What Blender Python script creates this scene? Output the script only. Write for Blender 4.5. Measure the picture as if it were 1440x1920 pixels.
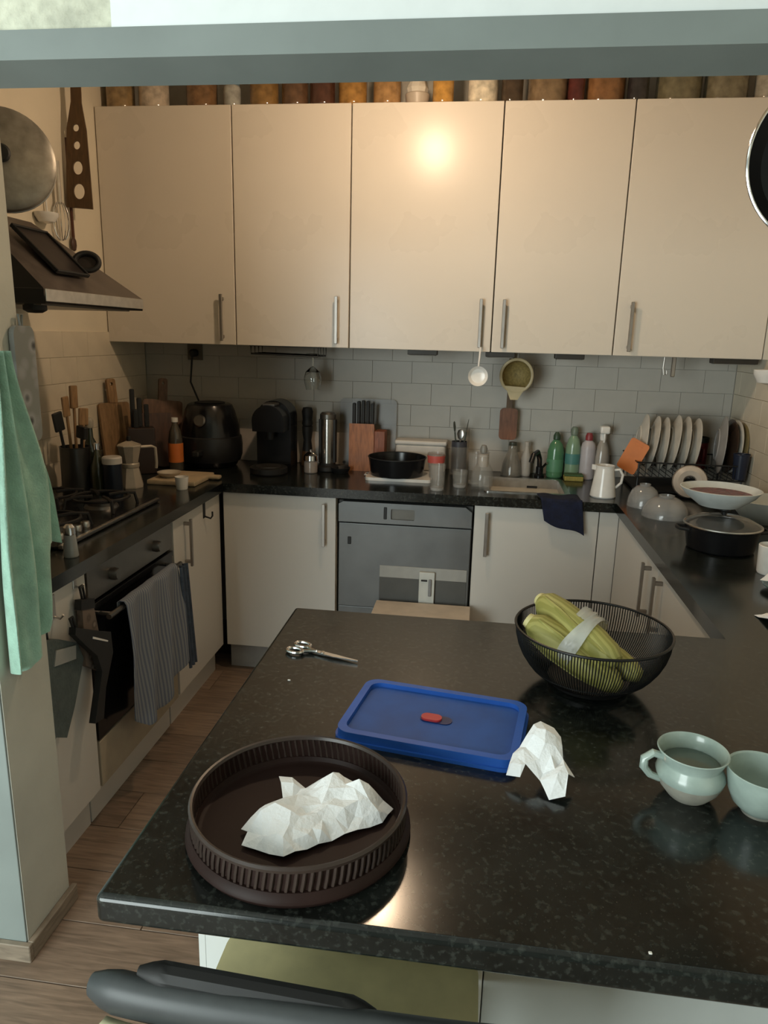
import bpy, bmesh, math, random
from mathutils import Vector, Matrix, noise, geometry
PI = math.pi
for o in list(bpy.data.objects): bpy.data.objects.remove(o)
scene = bpy.context.scene
C = scene.collection

# ------------------------------------------------------------------ camera
def cam_axes(pitch, yaw, roll):
    f = Vector((-math.sin(yaw)*math.cos(pitch), math.cos(yaw)*math.cos(pitch), -math.sin(pitch)))
    r = Vector((math.cos(yaw), math.sin(yaw), 0)); u = r.cross(f)
    return math.cos(roll)*r + math.sin(roll)*u, -math.sin(roll)*r + math.cos(roll)*u, f
cd = bpy.data.cameras.new('camera'); cam = bpy.data.objects.new('camera', cd); C.objects.link(cam)
r_, u_, f_ = cam_axes(0.2396, 0.1259, 0.0256)
M = Matrix((r_, u_, -f_)).transposed().to_4x4(); M.translation = (0, 0, 1.5797); cam.matrix_world = M
cd.sensor_fit = 'HORIZONTAL'; cd.sensor_width = 36; cd.lens = 1357.87/1440*36; cd.clip_start = 0.02
scene.camera = cam
# ------------------------------------------------------------------ light
w = bpy.data.worlds.new('sky'); scene.world = w; w.use_nodes = True
w.node_tree.nodes['Background'].inputs[0].default_value = (0.75, 0.92, 1.0, 1)
w.node_tree.nodes['Background'].inputs[1].default_value = 0.6
al = bpy.data.lights.new('window_daylight', 'AREA'); al.shape = 'RECTANGLE'; al.size = 1.9; al.size_y = 1.9
al.energy = 92; al.color = (0.89, 0.99, 0.965)
ao = bpy.data.objects.new('window_daylight', al); C.objects.link(ao)
ao.location = (-1.9, -1.70, 1.28); ao.rotation_euler = (math.radians(90), 0, 0)
LAMP_POWER = 198.0
vs = scene.view_settings; vs.view_transform = 'Standard'; vs.look = 'None'; vs.gamma = 1; vs.use_curve_mapping = False
vs.exposure = 0.42
cy = scene.cycles; cy.max_bounces = 8; cy.diffuse_bounces = 4; cy.glossy_bounces = 4; cy.transmission_bounces = 8; cy.transparent_max_bounces = 8; cy.caustics_reflective = False; cy.caustics_refractive = False

# ------------------------------------------------------------------ materials
MATS = {}
def mat(name, col, rough=0.5, metal=0.0, var=0.06, vscale=18, bump=0.0, bscale=60, trans=0.0, ior=1.45, coat=0.0,
        alpha=1.0, sheen=0.0, emit=0, spec=0.5, sss=0.0):
    if name in MATS: return MATS[name]
    m = bpy.data.materials.new(name); m.use_nodes = True
    nt = m.node_tree; N = nt.nodes; L = nt.links; b = N['Principled BSDF']
    tc = N.new('ShaderNodeTexCoord'); ns = N.new('ShaderNodeTexNoise')
    ns.inputs['Scale'].default_value = vscale; ns.inputs['Detail'].default_value = 4
    L.new(tc.outputs['Object'], ns.inputs['Vector'])
    rp = N.new('ShaderNodeValToRGB'); c = Vector(col[:3])
    lo = c*(1-var*1.6); hi = c*(1+var)
    rp.color_ramp.elements[0].color = (*lo, 1); rp.color_ramp.elements[1].color = (*[min(1, x) for x in hi], 1)
    rp.color_ramp.elements[0].position = .3; rp.color_ramp.elements[1].position = .7
    L.new(ns.outputs['Fac'], rp.inputs['Fac']); L.new(rp.outputs['Color'], b.inputs['Base Color'])
    mr = N.new('ShaderNodeMapRange'); mr.inputs['To Min'].default_value = max(0.01, rough*.85); mr.inputs['To Max'].default_value = min(1, rough*1.15)
    L.new(ns.outputs['Fac'], mr.inputs['Value']); L.new(mr.outputs['Result'], b.inputs['Roughness'])
    b.inputs['Metallic'].default_value = metal; b.inputs['Transmission Weight'].default_value = trans
    b.inputs['IOR'].default_value = ior; b.inputs['Coat Weight'].default_value = coat
    b.inputs['Coat Roughness'].default_value = .08
    b.inputs['Alpha'].default_value = alpha; b.inputs['Sheen Weight'].default_value = sheen
    b.inputs['Specular IOR Level'].default_value = spec
    if sss: b.inputs['Subsurface Weight'].default_value = sss
    if emit:
        b.inputs['Emission Color'].default_value = (*col, 1); b.inputs['Emission Strength'].default_value = emit
    if bump:
        n2 = N.new('ShaderNodeTexNoise'); n2.inputs['Scale'].default_value = bscale; n2.inputs['Detail'].default_value = 5
        L.new(tc.outputs['Object'], n2.inputs['Vector'])
        bp = N.new('ShaderNodeBump'); bp.inputs['Strength'].default_value = bump; bp.inputs['Distance'].default_value = .01
        L.new(n2.outputs['Fac'], bp.inputs['Height']); L.new(bp.outputs['Normal'], b.inputs['Normal'])
    MATS[name] = m; return m

def stone_mat():
    m = mat('speckled_stone', (.009, .011, .010), .165, var=.3, vscale=14, ior=1.5)
    nt = m.node_tree; N = nt.nodes; L = nt.links; b = N['Principled BSDF']
    old = b.inputs['Base Color'].links[0].from_socket
    tc = N.new('ShaderNodeTexCoord'); v = N.new('ShaderNodeTexVoronoi'); v.inputs['Scale'].default_value = 170
    L.new(tc.outputs['Object'], v.inputs['Vector'])
    n = N.new('ShaderNodeTexNoise'); n.inputs['Scale'].default_value = 110; n.inputs['Detail'].default_value = 6
    L.new(tc.outputs['Object'], n.inputs['Vector'])
    rp = N.new('ShaderNodeValToRGB'); rp.color_ramp.elements[0].position = .52; rp.color_ramp.elements[1].position = .72
    rp.color_ramp.elements[0].color = (0, 0, 0, 1); rp.color_ramp.elements[1].color = (.027, .030, .026, 1)
    L.new(n.outputs['Fac'], rp.inputs['Fac'])
    mx = N.new('ShaderNodeMixRGB'); mx.blend_type = 'ADD'; mx.inputs['Fac'].default_value = 1
    L.new(old, mx.inputs['Color1']); L.new(rp.outputs['Color'], mx.inputs['Color2'])
    r2 = N.new('ShaderNodeValToRGB'); r2.color_ramp.elements[0].position = .0; r2.color_ramp.elements[1].position = .22
    r2.color_ramp.elements[0].color = (.03, .033, .03, 1); r2.color_ramp.elements[1].color = (0, 0, 0, 1)
    L.new(v.outputs['Distance'], r2.inputs['Fac'])
    m2 = N.new('ShaderNodeMixRGB'); m2.blend_type = 'ADD'; m2.inputs['Fac'].default_value = .6
    L.new(mx.outputs['Color'], m2.inputs['Color1']); L.new(r2.outputs['Color'], m2.inputs['Color2'])
    L.new(m2.outputs['Color'], b.inputs['Base Color']); return m

def wood_mat(name, col, rough=.45, scale=6, stretch=(1, 12, 12), var=.35, spec=.5):
    if name in MATS: return MATS[name]
    m = mat(name, col, rough, spec=spec); nt = m.node_tree; N = nt.nodes; L = nt.links; b = N['Principled BSDF']
    tc = N.new('ShaderNodeTexCoord'); mp = N.new('ShaderNodeMapping'); mp.inputs['Scale'].default_value = stretch
    oi = N.new('ShaderNodeObjectInfo'); ad = N.new('ShaderNodeVectorMath'); ad.operation = 'ADD'
    ml = N.new('ShaderNodeVectorMath'); ml.operation = 'SCALE'; ml.inputs['Scale'].default_value = 7
    cx = N.new('ShaderNodeCombineXYZ')
    for i in range(3): L.new(oi.outputs['Random'], cx.inputs[i])
    L.new(cx.outputs[0], ml.inputs[0]); L.new(tc.outputs['Object'], ad.inputs[0]); L.new(ml.outputs[0], ad.inputs[1])
    L.new(ad.outputs[0], mp.inputs['Vector'])
    n = N.new('ShaderNodeTexNoise'); n.inputs['Scale'].default_value = scale; n.inputs['Detail'].default_value = 8; n.inputs['Distortion'].default_value = .6
    L.new(mp.outputs[0], n.inputs['Vector'])
    rp = N.new('ShaderNodeValToRGB'); c = Vector(col)
    rp.color_ramp.elements[0].color = (*(c*(1-var)), 1); rp.color_ramp.elements[1].color = (*(c*(1+var*.6)), 1)
    rp.color_ramp.elements[0].position = .3; rp.color_ramp.elements[1].position = .72
    L.new(n.outputs['Fac'], rp.inputs['Fac'])
    hs = N.new('ShaderNodeHueSaturation'); mr = N.new('ShaderNodeMapRange')
    mr.inputs['To Min'].default_value = .82; mr.inputs['To Max'].default_value = 1.15
    L.new(oi.outputs['Random'], mr.inputs['Value']); L.new(mr.outputs[0], hs.inputs['Value'])
    L.new(rp.outputs['Color'], hs.inputs['Color']); L.new(hs.outputs['Color'], b.inputs['Base Color']); return m

def stripe_mat(name, c1, c2, scale, axis='X', rough=.9):
    m = mat(name, c1, rough); nt = m.node_tree; N = nt.nodes; L = nt.links; b = N['Principled BSDF']
    tc = N.new('ShaderNodeTexCoord'); wv = N.new('ShaderNodeTexWave'); wv.bands_direction = axis
    wv.inputs['Scale'].default_value = scale; wv.inputs['Distortion'].default_value = .6
    L.new(tc.outputs['Object'], wv.inputs['Vector'])
    rp = N.new('ShaderNodeValToRGB'); rp.color_ramp.elements[0].color = (*c1, 1); rp.color_ramp.elements[1].color = (*c2, 1)
    rp.color_ramp.elements[0].position = .35; rp.color_ramp.elements[1].position = .65
    L.new(wv.outputs['Fac'], rp.inputs['Fac']); L.new(rp.outputs['Color'], b.inputs['Base Color']); return m

def floral_mat(name, c1, c2, c3, scale=28):
    m = mat(name, c1, .9); nt = m.node_tree; N = nt.nodes; L = nt.links; b = N['Principled BSDF']
    tc = N.new('ShaderNodeTexCoord'); v = N.new('ShaderNodeTexVoronoi'); v.inputs['Scale'].default_value = scale
    L.new(tc.outputs['Object'], v.inputs['Vector'])
    rp = N.new('ShaderNodeValToRGB'); e = rp.color_ramp.elements
    e[0].color = (*c3, 1); e[0].position = .12; e[1].color = (*c1, 1); e[1].position = .55
    k = e.new(.3); k.color = (*c2, 1)
    L.new(v.outputs['Distance'], rp.inputs['Fac']); L.new(rp.outputs['Color'], b.inputs['Base Color']); return m

STONE = stone_mat()
DOOR = mat('cream_door_lacquer', (.66, .60, .515), .28, var=.01, vscale=3, spec=.38)
DOORL = mat('white_door_lacquer', (.60, .575, .53), .34, var=.012, vscale=3)
CARC = mat('cabinet_carcass', (.62, .57, .48), .5)
STEEL = mat('brushed_steel', (.52, .50, .47), .3, 1, var=.08, vscale=40)
HANDLE = mat('satin_handle_metal', (.36, .33, .30), .38, .9)
CHROME = mat('polished_steel', (.75, .75, .76), .12, 1)
BLACKP = mat('black_gloss_plastic', (.008, .008, .009), .22)
BLACKM = mat('black_matt', (.012, .012, .012), .55)
WALLP = mat('cream_wall_paint', (.74, .66, .52), .7, var=.04, vscale=4, bump=.05, bscale=120)
WALLG = mat('pale_grey_wall_paint', (.42, .46, .44), .7, var=.05, vscale=4)
PILLAR = mat('off_white_plaster', (.55, .54, .47), .75, var=.06, vscale=5, bump=.1, bscale=90)
CEIL = mat('ceiling_paint', (.75, .74, .70), .8)
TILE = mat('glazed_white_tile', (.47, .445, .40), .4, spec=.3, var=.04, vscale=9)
GROUT = mat('tile_grout', (.52, .50, .45), .85)
BEAM = mat('grey_painted_beam', (.215, .245, .235), .55, var=.06, vscale=6)
WHITEP = mat('bright_white_paint', (.80, .84, .84), .6, var=.02)
PLANK = wood_mat('brown_laminate_plank', (.25, .175, .125), .45, 4, (2, 22, 2))
FLOORB = mat('floor_base', (.10, .07, .05), .7)
BASEB = wood_mat('oak_baseboard', (.27, .215, .16), .5, 5, (3, 3, 20))
GREYP = mat('grey_plinth_plastic', (.34, .33, .31), .45)
WHITEC = mat('white_ceramic', (.78, .76, .72), .18)
PAPER = mat('white_paper_towel', (.92, .93, .94), .9, bump=.25, bscale=180, var=.03)
GLASS = mat('clear_glass', (.93, .95, .94), .03, trans=1.0, ior=1.45, var=.01)
WOODL = wood_mat('light_wood', (.29, .17, .08), .5, 8, (10, 10, 2))
WOODD = wood_mat('dark_wood', (.075, .034, .02), .45, 8, (10, 10, 2))
WOODO = wood_mat('orange_beech_wood', (.46, .17, .06), .45, 8, (10, 10, 2))
WOODS = wood_mat('brown_spatula_wood', (.10, .055, .022), .5, 8, (12, 12, 2))

# ------------------------------------------------------------------ shape helpers
def B(): return bmesh.new()
def merge(bm, t):
    me = bpy.data.meshes.new('t'); t.to_mesh(me); t.free(); bm.from_mesh(me); bpy.data.meshes.remove(me); return bm
def box(bm, lo, hi, bev=0.0, seg=2, rot=None):
    t = B(); bmesh.ops.create_cube(t, size=1)
    s = [hi[i]-lo[i] for i in range(3)]; c = [(hi[i]+lo[i])/2 for i in range(3)]
    for v in t.verts: v.co = Vector((v.co.x*s[0], v.co.y*s[1], v.co.z*s[2]))
    if bev: bmesh.ops.bevel(t, geom=t.edges[:], offset=bev, segments=seg, profile=.5, affect='EDGES')
    if rot is not None:
        for v in t.verts: v.co = rot @ v.co
    for v in t.verts: v.co += Vector(c)
    return merge(bm, t)
def lathe(bm, prof, seg=36, loc=(0, 0, 0), rot=None, squash=(1, 1)):
    t = B(); rings = []
    for r, z in prof:
        if r < 1e-5: rings.append([t.verts.new((0, 0, z))])
        else: rings.append([t.verts.new((r*math.cos(2*PI*k/seg)*squash[0], r*math.sin(2*PI*k/seg)*squash[1], z)) for k in range(seg)])
    for a, b in zip(rings, rings[1:]):
        for k in range(seg):
            k2 = (k+1) % seg
            if len(a) == 1 and len(b) == 1: continue
            if len(a) == 1: t.faces.new((a[0], b[k2], b[k]))
            elif len(b) == 1: t.faces.new((a[k], a[k2], b[0]))
            else: t.faces.new((a[k], a[k2], b[k2], b[k]))
    if rot is not None:
        for v in t.verts: v.co = rot @ v.co
    for v in t.verts: v.co += Vector(loc)
    bmesh.ops.recalc_face_normals(t, faces=t.faces)
    return merge(bm, t)
def tube(bm, pts, r, seg=8, closed=False):
    t = B(); P = [Vector(p) for p in pts]; n = len(P); rings = []
    rr = r if isinstance(r, (list, tuple)) else [r]*n
    up = None
    for i, p in enumerate(P):
        if closed: d = P[(i+1) % n]-P[i-1]
        else: d = P[min(i+1, n-1)]-P[max(i-1, 0)]
        d.normalize()
        if up is None:
            up = Vector((0, 0, 1)) if abs(d.z) < .9 else Vector((1, 0, 0))
        a = (up - d*up.dot(d)).normalized(); b = d.cross(a); up = a
        rings.append([t.verts.new(p + rr[i]*(a*math.cos(2*PI*k/seg)+b*math.sin(2*PI*k/seg))) for k in range(seg)])
    m = n if closed else n-1
    for i in range(m):
        A, Bq = rings[i], rings[(i+1) % n]
        for k in range(seg): t.faces.new((A[k], A[(k+1) % seg], Bq[(k+1) % seg], Bq[k]))
    if not closed:
        t.faces.new(rings[0][::-1]); t.faces.new(rings[-1])
    bmesh.ops.recalc_face_normals(t, faces=t.faces)
    return merge(bm, t)
def prism(bm, poly, d0, d1, plane='XZ', holes=(), loc=(0, 0, 0), rot=None):
    """polygon (with holes) in the given plane, extruded along the third axis from d0 to d1"""
    t = B(); edges = []
    def put(p, d): return {'XZ': (p[0], d, p[1]), 'XY': (p[0], p[1], d), 'YZ': (d, p[0], p[1])}[plane]
    for loop in [poly, *holes]:
        vs_ = [t.verts.new(put(p, d0)) for p in loop]
        edges += [t.edges.new((vs_[i], vs_[(i+1) % len(vs_)])) for i in range(len(vs_))]
    bmesh.ops.triangle_fill(t, edges=edges, use_beauty=True)
    g = bmesh.ops.extrude_face_region(t, geom=t.faces[:])
    dv = Vector(put((0, 0), d1-d0))
    for v in [x for x in g['geom'] if isinstance(x, bmesh.types.BMVert)]: v.co += dv
    bmesh.ops.recalc_face_normals(t, faces=t.faces)
    for v in t.verts:
        if rot is not None: v.co = rot @ v.co
        v.co += Vector(loc)
    return merge(bm, t)
def sheet(bm, fn, nu=30, nv=30):
    g = [[bm.verts.new(fn(i/nu, j/nv)) for j in range(nv+1)] for i in range(nu+1)]
    for i in range(nu):
        for j in range(nv): bm.faces.new((g[i][j], g[i+1][j], g[i+1][j+1], g[i][j+1]))
    return bm
def mk(name, bm, m, parent=None, loc=(0, 0, 0), rot=(0, 0, 0), ang=35, solid=0, flat=False, label=None, sub=0):
    me = bpy.data.meshes.new(name)
    for f in bm.faces: f.smooth = not flat
    if not flat:
        for e in bm.edges:
            if len(e.link_faces) == 2: e.smooth = e.calc_face_angle(0) < math.radians(ang)
    bm.to_mesh(me); bm.free(); me.materials.append(m)
    o = bpy.data.objects.new(name, me); C.objects.link(o)
    if parent is not None: o.parent = parent
    o.location = loc; o.rotation_euler = rot
    if sub:
        s = o.modifiers.new('sub', 'SUBSURF'); s.levels = sub; s.render_levels = sub
    if solid:
        s = o.modifiers.new('thick', 'SOLIDIFY'); s.thickness = solid; s.offset = 0
    if not flat:
        wn = o.modifiers.new('normals', 'WEIGHTED_NORMAL'); wn.keep_sharp = True
    if label: o['label'] = label
    return o
def tag(o, label, cat, group=None):
    o['label'] = label; o['category'] = cat
    if group: o['group'] = group
    return o
def thing(name, label, cat, loc=(0, 0, 0), rot=(0, 0, 0), group=None):
    o = bpy.data.objects.new(name, None); C.objects.link(o); o.empty_display_size = .05
    o.location = loc; o.rotation_euler = rot
    return tag(o, label, cat, group)
def struct(name, bm, m, parent=None, **k):
    o = mk(name, bm, m, parent, **k)
    if parent is None: o['kind'] = 'structure'
    return o
def circ(cx, cy, r, n=20, ry=None): return [(cx+r*math.cos(2*PI*k/n), cy+(ry or r)*math.sin(2*PI*k/n)) for k in range(n)]
def rrect(x0, y0, x1, y1, r, n=5):
    p = []
    for cx, cy, a in ((x1-r, y1-r, 0), (x0+r, y1-r, PI/2), (x0+r, y0+r, PI), (x1-r, y0+r, 1.5*PI)):
        p += [(cx+r*math.cos(a+PI/2*k/n), cy+r*math.sin(a+PI/2*k/n)) for k in range(n+1)]
    return p
RZ = lambda a: Matrix.Rotation(a, 3, 'Z')
RX = lambda a: Matrix.Rotation(a, 3, 'X')
RY = lambda a: Matrix.Rotation(a, 3, 'Y')

# ------------------------------------------------------------------ the setting
XL, XR, YB = -1.75, 1.205, 3.68
ZC = 2.85
fl = struct('floor', box(B(), (-3.2, -1.80, -.06), (XR+.1, YB+.1, -.008)), FLOORB)
pm = {}
random.seed(3)
row = 0; y = -.55
while y < 3.1:
    x = -2.4 + (row*.47 % 1.2) - 1.2
    while x < XR:
        x0, x1 = max(x, -2.4), min(x+1.2, XR)
        if y > 1.2: x0 = max(x0, XL)
        if x1-x0 > .05:
            L_ = round(x1-x0, 3)
            if L_ not in pm:
                bm = box(B(), (-L_/2+.0012, -.0938, -.008), (L_/2-.0012, .0938, 0), .0012, 1)
                me = bpy.data.meshes.new('plank')
                bm.to_mesh(me); bm.free(); me.materials.append(PLANK); pm[L_] = me
            o = bpy.data.objects.new('plank', pm[L_]); C.objects.link(o); o.parent = fl
            o.location = ((x0+x1)/2, y+.095, 0)
        x += 1.2
    y += .19; row += 1
mk('floor_section', box(B(), (-3.2, -1.80, -.008), (XR, -.552, 0)), PLANK, fl)
mk('floor_section', box(B(), (-3.2, -.552, -.008), (-2.402, 1.41, 0)), PLANK, fl)
wb = struct('wall_back', box(B(), (XL-.1, YB, 0), (XR+.1, YB+.1, ZC)), GROUT)
wl = struct('wall_left', box(B(), (XL-.1, 1.5, 0), (XL, YB, ZC)), WALLP)
wr = struct('wall_right', box(B(), (XR, -1.80, 0), (XR+.1, YB, ZC)), WALLP)
struct('wall_far_left', box(B(), (-3.3, -1.80, 0), (-3.2, 1.41, ZC)), WALLG)
wpl = struct('wall_pillar', box(B(), (-3.3, 1.41, 0), (-1.0715, 1.605, ZC), .004, 2), mat('blue_grey_wall_paint', (.25, .285, .27), .7, var=.05, vscale=5))
mk('reveal', box(B(), (-1.0735, 1.416, 0), (-1.07, 1.605, ZC)), PILLAR, wpl)
struct('wall_header', box(B(), (-1.07, 1.42, 2.105), (XR, 1.474, ZC)), mat('cream_textured_plaster', (.62, .62, .50), .8, var=.16, vscale=30, bump=.5, bscale=60))
struct('trim_1', prism(B(), [(1.40, 2.058), (1.474, 2.034), (1.478, 2.036), (1.478, 2.108), (1.40, 2.108)], -1.07, XR, 'YZ'), BEAM)
struct('trim_2', box(B(), (-.70, 1.408, 2.108), (XR, 1.42, ZC)), WHITEP)
struct('ceiling', box(B(), (-3.3, -1.80, ZC), (XR+.1, YB+.1, ZC+.08)), CEIL)
# pillar skirting
bb = struct('baseboard_pillar', box(B(), (-3.2, 1.394, 0), (-1.054, 1.41, .05), .002, 1), BASEB)
mk('side_board', box(B(), (-1.07, 1.41, 0), (-1.054, 1.62, .05), .002, 1), BASEB, bb)
# wall behind the camera, with its window
YF = -1.80
ww = struct('wall_front', box(B(), (-3.3, YF-.1, 0), (XR+.1, YF, .30)), WALLG)
mk('upper_wall', box(B(), (-3.3, YF-.1, 2.32), (XR+.1, YF, ZC)), WALLG, ww)
mk('side_wall', box(B(), (-3.3, YF-.1, .30), (-2.92, YF, 2.32)), WALLG, ww)
mk('side_wall', box(B(), (-.88, YF-.1, .30), (XR+.1, YF, 2.32)), WALLG, ww)
w1 = struct('window_1', box(B(), (-2.92, YF-.08, .30), (-.88, YF-.03, .35)), WHITEP)
for lo, hi in (((-2.92, 2.27), (-.88, 2.32)), ((-2.92, .35), (-2.87, 2.27)), ((-.93, .35), (-.88, 2.27)), ((-1.925, .35), (-1.875, 2.27))):
    mk('window_frame', box(B(), (lo[0], YF-.08, lo[1]), (hi[0], YF-.03, hi[1]), .004, 1), WHITEP, w1)

# wall tiles, in running bond, each its own piece
def tiles(parent, plane, a0, a1, z0, z1, fixed, tw=.2, th=.107):
    cache = {}; r = 0; z = z0
    while z < z1-.01:
        h = min(th, z1-z); a = a0-(tw/2 if r % 2 else 0)
        while a < a1-.01:
            s, e = max(a, a0), min(a+tw, a1)
            key = (round(e-s, 3), round(h, 3))
            if e-s > .012:
                if key not in cache:
                    W, H = key; g = .0006
                    bm = B()
                    if plane == 'back': box(bm, (-W/2+g, -.007, -H/2+g), (W/2-g, 0, H/2-g), .0007, 1)
                    else: box(bm, (-.0035, -W/2+g, -H/2+g), (.0035, W/2-g, H/2-g), .0007, 1)
                    me = bpy.data.meshes.new('wall_tile'); bm.to_mesh(me); bm.free(); me.materials.append(TILE); cache[key] = me
                o = bpy.data.objects.new('wall_tile', cache[key]); C.objects.link(o); o.parent = parent
                o.location = ((s+e)/2, fixed, z+h/2) if plane == 'back' else (fixed, (s+e)/2, z+h/2)
            a += tw
        z += th; r += 1
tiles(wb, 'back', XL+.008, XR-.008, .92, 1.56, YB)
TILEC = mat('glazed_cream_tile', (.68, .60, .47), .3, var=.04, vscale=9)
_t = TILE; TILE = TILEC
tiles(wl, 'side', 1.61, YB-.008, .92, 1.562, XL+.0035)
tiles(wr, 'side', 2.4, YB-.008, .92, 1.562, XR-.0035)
TILE = _t

# ------------------------------------------------------------------ ceiling lamp
LX, LY, LZ = -.30, 2.495, 2.515
lamp = thing('pendant_lamp', 'small warm glowing pendant lamp hanging from the kitchen ceiling', 'lamp', (LX, LY, LZ))
bulbm = mat('glowing_bulb', (1.0, .70, .37), .4, emit=1)
bn = bulbm.node_tree.nodes['Principled BSDF']; bn.inputs['Emission Color'].default_value = (1, .725, .475, 1)
bn.inputs['Emission Strength'].default_value = LAMP_POWER
mk('bulb', lathe(B(), [(0, -.05), (.025, -.045), (.045, -.02), (.05, 0), (.042, .03), (.022, .055), (.016, .07)], 24), bulbm, lamp)
mk('added_baffle', lathe(B(), [(.02, .10), (.06, .098), (.14, .082), (.19, .055), (.192, .057), (.142, .086), (.06, .103), (.02, .105)], 40), mat('dark_baffle', (.05, .045, .04), .6), lamp)  # unseen disc above the bulb, added to keep its light off the ceiling
mk('socket', lathe(B(), [(.018, .065), (.022, .07), (.022, .12), (.008, .13), (0, .13)], 20), BLACKM, lamp)
mk('cord', tube(B(), [(0, 0, .13), (0, 0, ZC-LZ-.02)], .004), BLACKM, lamp)
mk('canopy', lathe(B(), [(0, ZC-LZ-.03), (.05, ZC-LZ-.025), (.05, ZC-LZ-.001), (0, ZC-LZ-.001)], 24), BLACKM, lamp)

# ------------------------------------------------------------------ cabinets
def bar_handle(p, L, axis='y', m=None):
    """vertical bar handle standing off a door; built about its bottom point at local origin, facing -axis"""
    bm = B()
    def q(a, z): return (0, -a, z) if axis == 'y' else ((a, 0, z) if axis == 'x' else (-a, 0, z))
    def bx(a0, a1, z0, z1, w):
        if axis == 'y': box(bm, (-w/2, -a1, z0), (w/2, -a0, z1), .0015, 1)
        elif axis == 'x': box(bm, (a0, -w/2, z0), (a1, w/2, z1), .0015, 1)
        else: box(bm, (-a1, -w/2, z0), (-a0, w/2, z1), .0015, 1)
    bx(.024, .034, 0, L, .014); bx(0, .026, .012, .026, .01); bx(0, .026, L-.026, L-.012, .01)
    return mk('handle', bm, m or HANDLE, p)

UX = [-1.748, -1.124, -.598, .037, .559, 1.175]; YU = 3.306; ZU0, ZU1 = 1.518, 2.522
ulab = ['cream upper wall cabinet at the left end, beside the cooker hood', 'cream upper wall cabinet second from the left, narrowest of the row',
        'cream upper wall cabinet in the middle, with the lamp shining on its door', 'cream upper wall cabinet second from the right, handle at lower left',
        'cream upper wall cabinet at the right end, beside the hanging black pan']
hxs = [UX[1]-.06, UX[2]-.055, UX[3]-.052, UX[4]-.475, UX[4]+.06]
for i in range(5):
    x0, x1 = UX[i], UX[i+1]
    t = thing('wall_cabinet', ulab[i], 'cabinet', ((x0+x1)/2, YU, ZU0), group='upper wall cabinets'); hw = (x1-x0)/2
    mk('carcass', box(B(), (-hw+.001, .022, .004), (hw-.001, YB-YU-.008, ZU1-ZU0-.002), .001, 1), CARC, t)
    d = mk('door', box(B(), (-hw+.0025, 0, 0), (hw-.0025, .02, ZU1-ZU0), .003, 3), DOOR, t)
    h = bar_handle(d, .205); h.location = (hxs[i]-(x0+x1)/2, 0, .018)
    for zz in (.1, .9):
        sgn = 1 if i in (3, 4) else -1
        mk('hinge', box(B(), (sgn*(hw-.03)-.012, .0205, zz-.03), (sgn*(hw-.03)+.012, .0215, zz+.03)), STEEL, t)
tr = mk('cabinet_end_panel', box(B(), (1.177, YU+.005, ZU0), (XR-.001, YB-.009, ZU1), .001, 1), CARC)
tag(tr, 'narrow cream filler strip between the right end wall cabinet and the wall', 'filler panel')

# base units, back run
YD = 3.073; ZD0, ZD1 = .135, .874
def base_unit(label, lo, hi, face, hpos=None, doors=1, group='white base cabinets', hz=.655, hl=.195):
    """face 'y': front faces -Y at lo.y; 'x': front faces +X at hi.x; 'X': front faces -X at lo.x"""
    t = thing('base_cabinet', label, 'cabinet', ((lo[0]+hi[0])/2, (lo[1]+hi[1])/2, 0), group=group)
    ox, oy = t.location.x, t.location.y
    def bx(n, a, b, m, bev=.002, p=t): return mk(n, box(B(), (a[0]-ox, a[1]-oy, a[2]), (b[0]-ox, b[1]-oy, b[2]), bev, 2), m, p)
    if face == 'y':
        bx('carcass', (lo[0], lo[1]+.022, .13), (hi[0], hi[1], .879), CARC, .001)
        n = doors; wd = (hi[0]-lo[0])/n
        for k in range(n):
            d = bx('door', (lo[0]+k*wd+.002, lo[1], ZD0), (lo[0]+(k+1)*wd-.002, lo[1]+.02, ZD1), DOORL)
            if hpos and hpos[k] is not None: h = bar_handle(d, hl, 'y'); h.location = (hpos[k]-ox, lo[1]-oy, hz)
        bx('plinth', (lo[0], lo[1]+.055, 0), (hi[0], lo[1]+.07, .128), GREYP, .001)
    else:
        fx = hi[0] if face == 'x' else lo[0]; s = -1 if face == 'x' else 1
        ca = (lo[0], hi[0]-.022) if face == 'x' else (lo[0]+.022, hi[0])
        bx('carcass', (ca[0], lo[1], .13), (ca[1], hi[1], .879), CARC, .001)
        n = doors; wd = (hi[1]-lo[1])/n
        for k in range(n):
            xa, xb = sorted((fx, fx+s*.02))
            d = bx('door', (xa, lo[1]+k*wd+.002, ZD0), (xb, lo[1]+(k+1)*wd-.002, ZD1), DOORL)
            if hpos and hpos[k] is not None: h = bar_handle(d, hl, face); h.location = (fx-ox, hpos[k]-oy, hz)
        xa, xb = sorted((fx+s*.045, fx+s*.06))
        bx('plinth', (xa, lo[1], 0), (xb, hi[1], .128), DOORL if face == 'x' else GREYP, .001)
    return t
base_unit('white base cabinet between the corner and the bare dishwasher, handle at its right', (-1.125, YD, 0), (-.603, YB-.01, 0), 'y', [-.655])
base_unit('white base cabinet under the sink, dark blue cloth hanging over its door', (.006, YD, 0), (.531, YB-.01, 0), 'y', [.06])
fp = mk('corner_filler', box(B(), (.533, YD, .135), (.612, YD+.02, .874), .002, 2), DOORL)
tag(fp, 'white corner filler panel right of the sink cabinet', 'filler panel')
# left run
base_unit('narrow white base cabinet beside the pillar, with oven mitts hanging on it', (XL, 1.615, 0), (-1.14, 1.925, 0), 'x')
base_unit('white base cabinet between the oven and the back corner', (XL, 2.56, 0), (-1.14, YD-.002, 0), 'x', [2.665])
# right run
base_unit('white double base cabinet under the right worktop, its handles side by side', (.612, 1.645, 0), (XR-.002, 3.07, 0), 'X', [2.29, 2.45], 2)

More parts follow.
